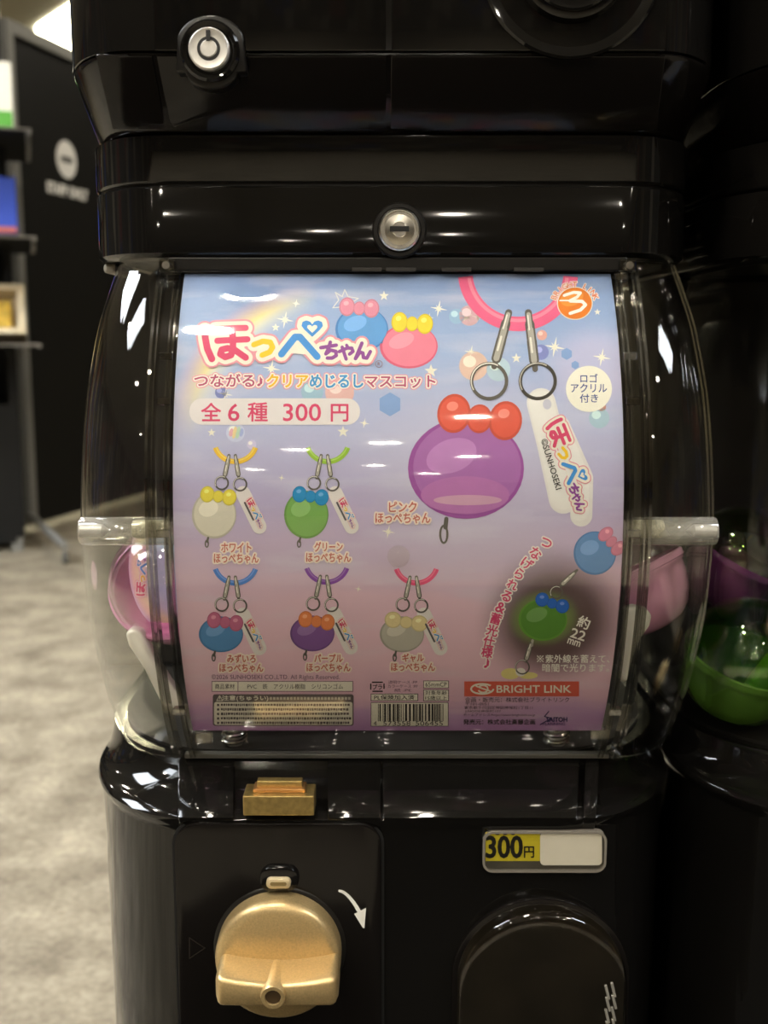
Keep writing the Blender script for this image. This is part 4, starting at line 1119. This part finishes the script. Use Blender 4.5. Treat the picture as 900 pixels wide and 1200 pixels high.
caption('ピンク', 472, 594, 32, 64, 13, 12)
caption('ホワイト', 277, 641.5, 35); caption('グリーン', 385, 640.5, 33)
caption('みずいろ', 283, 771, 33, 51, 11, 9.5); caption('パープル', 385, 770.5, 33, 51, 11, 9.5); caption('ギャル', 484, 770, 25, 51, 11, 9.5)
PR(Flat().ellipse(690, 456, 27, 27, 0, 40), 'badge_print', (0.93, 0.91, 0.82), 3)
for b_, y, wd in (('ロゴ', 443.5, 20), ('アクリル', 455, 42), ('付き', 467, 21)): typed(b_, 690, y, wd, 10, (0.10, 0.13, 0.32), 4, 0.2)

# --- big charm: strap, clasps, rings, plain ball, acrylic name plate
METAL = (0.46, 0.44, 0.40); METD = (0.13, 0.12, 0.11); METL = (0.85, 0.83, 0.78)
def strap(cx, cy, r, wd, col, a0=5, a1=175):
    PR(Flat().ring(cx, cy, r, r, wd, a0, a1, 30), 'strap_print', col, 3)
    PR(Flat().ring(cx, cy, r-wd*0.18, r-wd*0.18, wd*0.25, a0, a1, 30), 'strap_shine', tuple(min(0.95, c*1.1+0.10) for c in col), 4)
def clasp(x0_, y0_, x1_, y1_, wd):
    dx, dy = x1_-x0_, y1_-y0_
    def q(t, o=0.0):
        L_ = math.hypot(dx, dy); return (x0_+dx*t-dy/L_*o, y0_+dy*t+dx/L_*o)
    PR(Flat().line([q(0), q(0.25)], wd*0.75).line([q(0.2), q(0.5)], wd).line([q(0.5), q(0.85)], wd*1.05).line([q(0.85), q(1)], wd*0.6), 'clasp_print', METD, 5)
    PR(Flat().line([q(0.03), q(0.28)], wd*0.45).line([q(0.3), q(0.85)], wd*0.62), 'clasp_face', METAL, 6)
    PR(Flat().line([q(0.05, wd*0.1), q(0.3, wd*0.12)], wd*0.16).line([q(0.45, wd*0.1), q(0.7, wd*0.1)], wd*0.22), 'clasp_shine', METL, 7)
def jump_ring(cx, cy, r, wd):
    PR(Flat().ring(cx, cy, r, r, wd, 0, 360, 30), 'ring_print', METD, 6)
    PR(Flat().ring(cx, cy, r+wd*0.1, r+wd*0.1, wd*0.35, 150, 300, 16), 'ring_shine', METL, 7)
PR(Flat().ring(607, 318, 62, 62, 17, 6, 174, 40), 'strap_print', (0.86, 0.14, 0.30), 2)
PR(Flat().ring(607, 318, 58, 58, 4, 8, 172, 40), 'strap_shine', (0.92, 0.28, 0.42), 3)
clasp(596, 367, 579, 430, 11); clasp(619, 367, 627, 433, 11)
jump_ring(573, 447, 20.5, 4); jump_ring(630, 447, 20.5, 4)
PR(Flat().line([(634, 472), (646, 520), (660, 585)], 34, 10).line([(655, 500), (682, 560), (681, 604)], 26, 10), 'name_plate', (0.82, 0.80, 0.82), 3)
PR(Flat().line([(634, 472), (646, 520), (660, 583)], 29, 10).line([(656, 503), (680, 560), (679, 600)], 21, 10), 'name_plate_face', (0.87, 0.86, 0.87), 4)
PR(Flat().ellipse(641, 474, 5, 6), 'plate_hole', (0.62, 0.62, 0.76), 5)
jump_ring(630, 447, 20.5, 4)
logo(turned(668, 545, 0.555, 70), PR, 0.8, layer=8)
typed('©SUNHOSEKI', 646, 544, 61, 7.5, (0.03, 0.03, 0.03), 8, 0.1, rot=73)
ball(546, 549, 68, 59, (0.44, 0.17, 0.50), (0.36, 0.10, 0.40), (0.80, 0.12, 0.08), (562, 489, 98, 50, 8), 2)
PR(Flat().ellipse(545, 580, 52, 22), 'ball_glow', (0.52, 0.20, 0.52), 4)
PR(Flat().ellipse(548, 586, 40, 6), 'ball_glow', (0.66, 0.38, 0.56), 5)
PR(Flat().line([(523, 608), (522, 618)], 5).ring(520, 626, 4.2, 10, 2.6), 'hook_print', METD, 4)

# --- six small charms
def small(dx, dy, sc, bc, cc, flat=False, capw=42):
    X = lambda x: 276+(x-276)*1.0+dx
    Y = lambda y: y+dy
    strap(X(276), Y(516), 25, 6, sc, 20, 160)
    clasp(X(268.5), Y(534), X(263), Y(560), 5.2); clasp(X(276), Y(534), X(280), Y(560), 5.2)
    ry = 21 if flat else 28; cy = Y(601) if flat else Y(603)
    bx = X(251) if not flat else X(259)
    ball(bx, cy, 26, ry, bc, tuple(q*0.75 for q in bc), cc, (bx+5, cy-ry+6, capw, 21, 8), 2)
    PR(Flat().line([(bx-7, cy+ry-1), (bx-8, cy+ry+4)], 2.4).ring(bx-8.5, cy+ry+6, 1.8, 4, 1.6), 'hook_print', METD, 4)
    PR(Flat().line([(X(285), Y(578)), (X(304), Y(617))], 17, 8), 'name_plate', (0.82, 0.78, 0.80), 4)
    jump_ring(X(260), Y(566), 7.5, 2.0); jump_ring(X(281.5), Y(567.5), 7.5, 2.0)
    logo(turned(X(300), Y(601), 0.185, 64), PR, 1.3, layer=6)
    PR(Flat().line([(X(287), Y(589)), (X(297), Y(609))], 2.2), 'maker_line', (0.12, 0.11, 0.12), 7)
small(0, 0, (0.92, 0.58, 0.06), (0.72, 0.69, 0.60), (0.86, 0.74, 0.10))
small(108, 0, (0.34, 0.58, 0.06), (0.22, 0.46, 0.12), (0.03, 0.30, 0.66))
small(0, 142, (0.05, 0.22, 0.74), (0.10, 0.28, 0.60), (0.56, 0.16, 0.30), True)
small(107, 141, (0.22, 0.04, 0.42), (0.24, 0.11, 0.36), (0.82, 0.26, 0.10), True)
small(212, 142, (0.82, 0.06, 0.22), (0.52, 0.50, 0.45), (0.80, 0.68, 0.38), True, 50)

# --- glow picture, lower right
for a, xy, sz, rt in (('つ', (639.6, 635.7), 13, 38), ('な', (627.5, 648), 13, 36), ('げ', (617.6, 660), 13, 34), ('ら', (608.5, 672), 12, 30), ('れ', (600.5, 684.6), 12, 27), ('る', (593.5, 698), 12, 24),
                    ('&', (586.5, 711.5), 12, 22), ('蓄', (581, 724.5), 13, 18), ('光', (576.8, 738), 13, 14), ('仕', (573, 750.8), 13, 12), ('様', (570.6, 763.5), 13, 9), ('♪', (570.6, 776.5), 11, 6)):
    vs_, fs_, be_, bb = text_geo(a); asp = (bb[2]-bb[0])/(bb[3]-bb[1])
    typed(a, xy[0], xy[1], min(sz, sz*asp), min(sz, sz/asp), (0.72, 0.07, 0.20), 6, 0.3, [(1.6, (0.92, 0.86, 0.86))], rt, 'glow_lettering')
ball(697, 648, 25, 25.5, (0.12, 0.30, 0.66), (0.08, 0.22, 0.52), (0.72, 0.25, 0.40), (717, 634, 36, 22, 48), 2)
PR(Flat().line([(676, 668), (671, 672)], 3), 'hook_print', METD, 4)
clasp(673, 671, 657, 686, 6); jump_ring(652, 694, 7, 1.8)
ball(636, 726, 28.5, 24.5, (0.10, 0.27, 0.04), (0.14, 0.34, 0.05), (0.03, 0.15, 0.62), (647, 706, 40, 18, 18), 3)
PR(Flat().line([(624, 750), (623, 756)], 3), 'hook_print', METAL, 5)
clasp(622, 754, 616, 774, 6); jump_ring(612, 781, 8, 1.6)
PR(Flat().ellipse(598, 789, 11, 6.5).ellipse(619, 791, 11, 4), 'bead_print', (0.82, 0.72, 0.30), 4)
PR(Flat().ellipse(610, 787, 6, 5), 'bead_face', (0.86, 0.82, 0.80), 5)
typed('約', 684, 729, 14, 14, WHITE, 4, 0.3, rot=20); typed('22', 677.5, 743, 17, 11, WHITE, 4, 0.3, rot=18); typed('mm', 672.5, 752.5, 15, 6, WHITE, 4, 0.2, rot=18)
typed('紫外線を蓄えて、', 676.5, 771.5, 75, 9.5, WHITE, 4, 0.15); PR(Flat().line([(629.5, 768), (636.5, 775)], 0.9).line([(636.5, 768), (629.5, 775)], 0.9).ellipse(633, 768.3, 0.8, 0.8, 0, 8).ellipse(633, 774.7, 0.8, 0.8, 0, 8).ellipse(629.7, 771.5, 0.8, 0.8, 0, 8).ellipse(636.3, 771.5, 0.8, 0.8, 0, 8).union(0.2), 'reference_mark', WHITE, 4); typed('暗闇で光ります。', 674.5, 782, 78, 9.5, WHITE, 4, 0.15)

# --- small print along the foot
GREYT = (0.22, 0.12, 0.20); PAPER = (0.90, 0.87, 0.80); INKD = (0.06, 0.045, 0.05)
typed('©2026 SUNHOSEKI CO.,LTD. All Rights Reserved.', 323, 793.5, 150, 7, GREYT, 3, 0.05, name='copyright_line')
PR(Flat().rect(248, 797.5, 414, 810), 'table_print', PAPER, 3); PR(Flat().frame(248, 797.5, 414, 810, 0.8).rect(278.6, 798, 279.4, 810), 'table_rule', GREYT, 4)
typed('商品素材', 263.5, 803.8, 23, 6.2, INKD, 4, 0.05); typed('PVC　鉄　アクリル樹脂　シリコンゴム', 346, 803.8, 112, 6.2, INKD, 4, 0.05)
PR(Flat().rrect(249.5, 813, 414.5, 850, 3), 'warning_box', (0.16, 0.13, 0.14), 3)
PR(Flat().rrect(251, 822, 413, 848.8, 2.5), 'warning_paper', PAPER, 4)
typed('注意(ちゅうい)', 287.5, 817.7, 54, 6.8, PAPER, 4, 0.15); PR(Flat().line([(254, 820.4), (257.5, 814.6), (261, 820.4), (254, 820.4)], 0.8).line([(257.5, 816.6), (257.5, 818.6)], 0.8), 'warning_sign', PAPER, 4)
f = Flat(); fd = Flat()
for x in range(316, 410, 4): f.rect(x, 816.2, x+2.9, 819.4)
PR(f, 'fine_print', (0.62, 0.58, 0.55), 4)
f = Flat()
for r_ in range(5):
    y = 825.4+5.25*r_
    f.rect(254.5, y-1.3, 257, y+1.3)
    x = 259
    while x < 410-(r_*7 % 5)*0.8:
        wd = random.choice((1.5, 2.2, 2.8)); f.rect(x, y-1.5, x+wd, y+1.4*random.choice((0.7, 1))); x += wd+0.75
PR(f, 'fine_print', (0.10, 0.08, 0.09), 5)
PR(Flat().line([(436.5, 799), (448, 799)], 1.6).line([(450, 801), (450, 806)], 1.6).line([(448, 809.5), (437, 809.5)], 1.6).line([(434.5, 807), (434.5, 801)], 1.6), 'recycle_mark', INKD, 4)
typed('プラ', 442.3, 804.4, 11, 6, INKD, 4, 0.15)
for b_, y, wd in (('透明ケース :PP', 798.8, 34), ('カラーケース :PP', 803.5, 35), ('紙 :PE', 808.2, 20)): typed(b_, 472, y, wd, 3.8, GREYT, 4, 0.0)
def boxed(x0_, y0_, x1_, y1_): PR(Flat().rect(x0_, y0_, x1_, y1_), 'box_print', PAPER, 3); PR(Flat().frame(x0_, y0_, x1_, y1_, 0.7), 'box_rule', INKD, 4)
boxed(434.5, 812.3, 490, 820.8); typed('PL保険加入済', 462, 816.6, 47, 5.6, INKD, 4, 0.1)
boxed(496, 797, 526, 806); typed('65mmCP', 511, 801.5, 25, 5, INKD, 4, 0.05)
boxed(496, 807.5, 526, 821); typed('対象年齢', 511, 811.3, 25, 5, INKD, 4, 0.05); typed('15歳以上', 511, 817.3, 25, 5, INKD, 4, 0.05)
PR(Flat().rect(434.5, 822.5, 525.5, 850.5), 'barcode_paper', PAPER, 3); PR(Flat().frame(434.5, 822.5, 525.5, 850.5, 0.6), 'box_rule', INKD, 4)
f = Flat(); x = 443.0
rb_ = random.Random(3)
while x < 519:
    wd = rb_.choice((0.8, 0.8, 1.6, 2.3)); f.rect(x, 824.3, min(519.5, x+wd), 844.5); x += wd+rb_.choice((0.8, 0.9, 1.6, 2.2))
PR(f, 'barcode_bars', (0.03, 0.025, 0.025), 4)
for b_, cx_, wd in (('4', 439.5, 3.6), ('573558', 465, 32), ('506455', 503, 32)): typed(b_, cx_, 847, wd, 5.2, INKD, 4, 0.05)
CORAL = (0.74, 0.13, 0.09)
PR(Flat().rect(544, 798, 678.5, 815.5), 'banner_print', CORAL, 3)
typed('BRIGHT LINK', 625.5, 806.8, 87, 8.6, PAPER, 4, 0.25, name='banner_lettering')
PR(Flat().ring(565, 806.7, 13, 5.8, 2.2, 0, 320).ring(566, 806.7, 5.6, 4.2, 1.9, 200, 520).line([(558, 803.5), (566, 806.5), (574, 809)], 1.6), 'banner_emblem', PAPER, 4)
typed('企画・販売元：株式会社ブライトリンク', 606, 819.3, 122, 5.8, INKD, 4, 0.05)
typed('〒101-0051', 559, 824.2, 27, 3.2, INKD, 4, 0); typed('東京都千代田区神田神保町1丁目11', 584, 828.6, 80, 3.8, INKD, 4, 0); typed('J.NODE神保町107', 566, 832.8, 42, 3.4, INKD, 4, 0)
typed('ホームアドレス/https://www.brightlink.co.jp', 585, 837.3, 84, 3.8, INKD, 4, 0)
typed('発売元：株式会社斎藤企画', 585, 845.3, 84, 6, INKD, 4, 0.15)
PR(Flat().line([(643, 833), (638, 839), (646, 841), (633, 848.5)], 1.1), 'maker_emblem', (0.03, 0.02, 0.12), 4)
typed('SAITOH', 652.5, 842.5, 24, 5.2, (0.03, 0.02, 0.12), 4, 0.25); typed('PLANNING', 649, 847.8, 26, 3.2, (0.03, 0.02, 0.12), 4, 0.0)
# round maker emblem, upper right
PR(Flat().ellipse(673.5, 356, 21, 19.5, 0, 36), 'emblem_ring', (0.85, 0.80, 0.72), 4)
PR(Flat().ellipse(673.5, 356, 19.8, 18.4, 0, 36), 'emblem_disc', (0.80, 0.22, 0.03), 5)
PR(Flat().ellipse(670, 350, 14, 9, -20, 30), 'emblem_shine', (0.86, 0.32, 0.06), 6)
PR(Flat().line([(661, 347), (672, 343.5), (680, 344), (676, 349), (668, 353)], 3.4).line([(668, 353.5), (682, 354), (686, 358), (680, 364), (668, 368)], 3.8).line([(656, 353), (668, 353)], 1.6), 'emblem_figure', (0.92, 0.90, 0.86), 7)
for k, ch in enumerate('BRIGHT LINK'):
    if ch == ' ': continue
    a = math.radians(-160+14.0*k)
    typed(ch, 673.5+26*math.cos(a), 357+23*math.sin(a), None, 6.2, (0.75, 0.20, 0.10), 5, 0.15, [(0.8, (0.92, 0.84, 0.80))], math.degrees(a)+90, 'emblem_letter')

# plain lilac card in the neighbouring machine
nbp = thing('display_card', 'plain pastel card behind the window of the machine with green capsules', 'poster', tuple(Vector(po['_o'])+Vector((PITCH, 0, 0))))
c_ = sh.copy(); COL.objects.link(c_); c_.parent = nbp

# ================================================================ capsules
PINKC = mat('pink_capsule_plastic', (0.70, 0.34, 0.52), 0.25, noise=0.05, coat=0.3)
PINKD = clear_mat('pink_dome_plastic', tint=(0.97, 0.89, 0.945), base=0.06, rough=0.03)
def capsule(name, label, c, axis, cupm, domem, r=0.0345):
    t = thing(name, label, 'capsule', tuple(c), 'toy capsules in the machines')
    cup = [(0.0, -0.034), (0.010, -0.0335), (0.018, -0.031), (0.0245, -0.026), (0.029, -0.018), (0.0318, -0.008), (0.0325, -0.001), (0.0338, -0.001), (0.0338, 0.003), (0.0318, 0.003), (0.0305, -0.006), (0.025, -0.020), (0.012, -0.030), (0, -0.031)]
    MB().lathe([(a*r/0.0338, h*r/0.0338) for a, h in cup], c, axis, 40, caps=False).build('cup', cupm, t, smooth=60)
    pr = [(r, 0.0032)]
    for k in range(1, 15):
        a = PI/2*k/14; pr.append((r*math.cos(a), 0.0032+r*1.02*math.sin(a)))
    pi = [(q[0]*0.955, 0.0032+(q[1]-0.0032)*0.955) for q in reversed(pr)]
    MB().lathe(pr+pi, c, axis, 40, caps=False).build('dome', domem, t, smooth=60)
    MB().lathe([(r*1.0, 0.0005), (r*1.035, 0.001), (r*1.035, 0.0048), (r*1.0, 0.0055)], c, axis, 40, caps=False).build('rim', cupm, t, smooth=60)
    return t
# left: dome towards the top, leaflet inside
cl = at(200, 686, 0.066)
ax_ = Vector((-0.08, -0.78, 0.60)).normalized()
capl = capsule('toy_capsule', 'pink capsule with a folded pastel leaflet inside, between the poster and the open floor', cl, ax_, PINKC, PINKD, 0.0375)
# leaflet: curved sheet under the dome, logo reading upwards
lf = thing('leaflet', 'pastel leaflet with the pink title logo folded inside the pink capsule', 'leaflet', tuple(at(200, 690, 0.038)))
def leaf(x, y, d=0.0):
    p = at(x, y, 0.0365-d)
    p.y += ((x-200)/60.0)**2*0.016
    return p
LV = []
def leaf_sheet():
    rows = 14; cols = 10; V = []; F = []
    for j in range(rows+1):
        y = 628+102*j/rows
        u = (y-668)/70.0; wl = 58*math.sqrt(max(0.05, 1-u*u))
        for i in range(cols+1):
            V.append(leaf(198-wl*0.92+(wl*0.92+42)*i/cols, y))
    n = len(V); V += [p+Vector((0, 0.0004, 0)) for p in V]
    for j in range(rows):
        for i in range(cols):
            a = j*(cols+1)+i; F += [(a, a+1, a+cols+2, a+cols+1), (n+a+cols+1, n+a+cols+2, n+a+1, n+a)]
    return MB().add(V, F)
def leaf_mat():
    m = bpy.data.materials.new('leaflet_rainbow_print'); m.use_nodes = True
    nt = m.node_tree; b = nt.nodes['Principled BSDF']; N = nt.nodes.new; L = nt.links.new
    tc = N('ShaderNodeTexCoord'); mp = N('ShaderNodeMapping'); mp.inputs['Location'].default_value = (-0.012, 0, -0.012); 
    gr_ = N('ShaderNodeVectorMath'); gr_.operation = 'LENGTH'
    L(tc.outputs['Object'], mp.inputs['Vector']); L(mp.outputs['Vector'], gr_.inputs[0])
    mu = N('ShaderNodeMath'); mu.operation = 'MULTIPLY'; mu.inputs[1].default_value = 1/0.05; L(gr_.outputs['Value'], mu.inputs[0])
    r = N('ShaderNodeValToRGB'); e = r.color_ramp.elements
    e[0].position, e[0].color = 0.0, (0.42, 0.55, 0.80, 1); e[1].position, e[1].color = 1.0, (0.60, 0.45, 0.75, 1)
    for p, c in ((0.45, (0.48, 0.60, 0.84)), (0.58, (0.70, 0.72, 0.86)), (0.68, (0.90, 0.78, 0.50)), (0.76, (0.86, 0.62, 0.52)), (0.86, (0.66, 0.50, 0.80))): e.new(p).color = (*c, 1)
    L(mu.outputs[0], r.inputs['Fac']); L(r.outputs['Color'], b.inputs['Base Color']); b.inputs['Roughness'].default_value = 0.5
    return m
leaf_sheet().build('sheet', leaf_mat(), lf, smooth=60)
logo(turned(164, 672, 0.30, -84), lambda f, nm, c, ly: flat_build(f, nm, c, lf, lambda x, y: leaf(x, y, 0.0002+0.00012*(ly-7))), 0.8, layer=8)
# right: tilted, closed cup towards the viewer
cr = at(740, 678, 0.075)
capsule('toy_capsule', 'closed pink capsule lying tilted between the poster and the green capsules', cr, Vector((-0.45, 0.25, 0.9)).normalized(), PINKC, PINKD, 0.0355)
# neighbour: green and purple
GRNC = mat('green_capsule_plastic', (0.10, 0.24, 0.03), 0.25, noise=0.1, coat=0.3)
GRND = clear_mat('green_dome_plastic', tint=(0.55, 0.80, 0.30), base=0.10, rough=0.03)
PURC = mat('purple_capsule_plastic', (0.20, 0.03, 0.20), 0.3, noise=0.1, coat=0.3)
capsule('toy_capsule', 'green capsule in the neighbouring machine, standing on the chamber floor', at(872, 775, 0.085), Vector((0.2, -0.3, 1)).normalized(), GRNC, GRND, 0.0395)
capsule('toy_capsule', 'purple capsule in the neighbouring machine, behind the green one', at(858, 655, 0.15), Vector((0.5, -0.2, 1)).normalized(), PURC, GRND, 0.0345)

P_ = [at(x, y, 0.06) for x, y in ((905, 768), (912, 775), (905, 832), (868, 838), (864, 828), (880, 800))]
pd = MB().add([p-nb.location for p in P_]+[p-nb.location+Vector((0, 0.01, 0)) for p in P_], [tuple(range(6)), tuple(reversed(range(6, 12)))]+[((i+1) % 6, i, 6+i, 6+(i+1) % 6) for i in range(6)]).build('agitator_paddle', PADM, None, smooth=60, bevel=0.002)
pd.parent = nb

for o in bpy.data.objects:
    if '_o' in o: del o['_o']
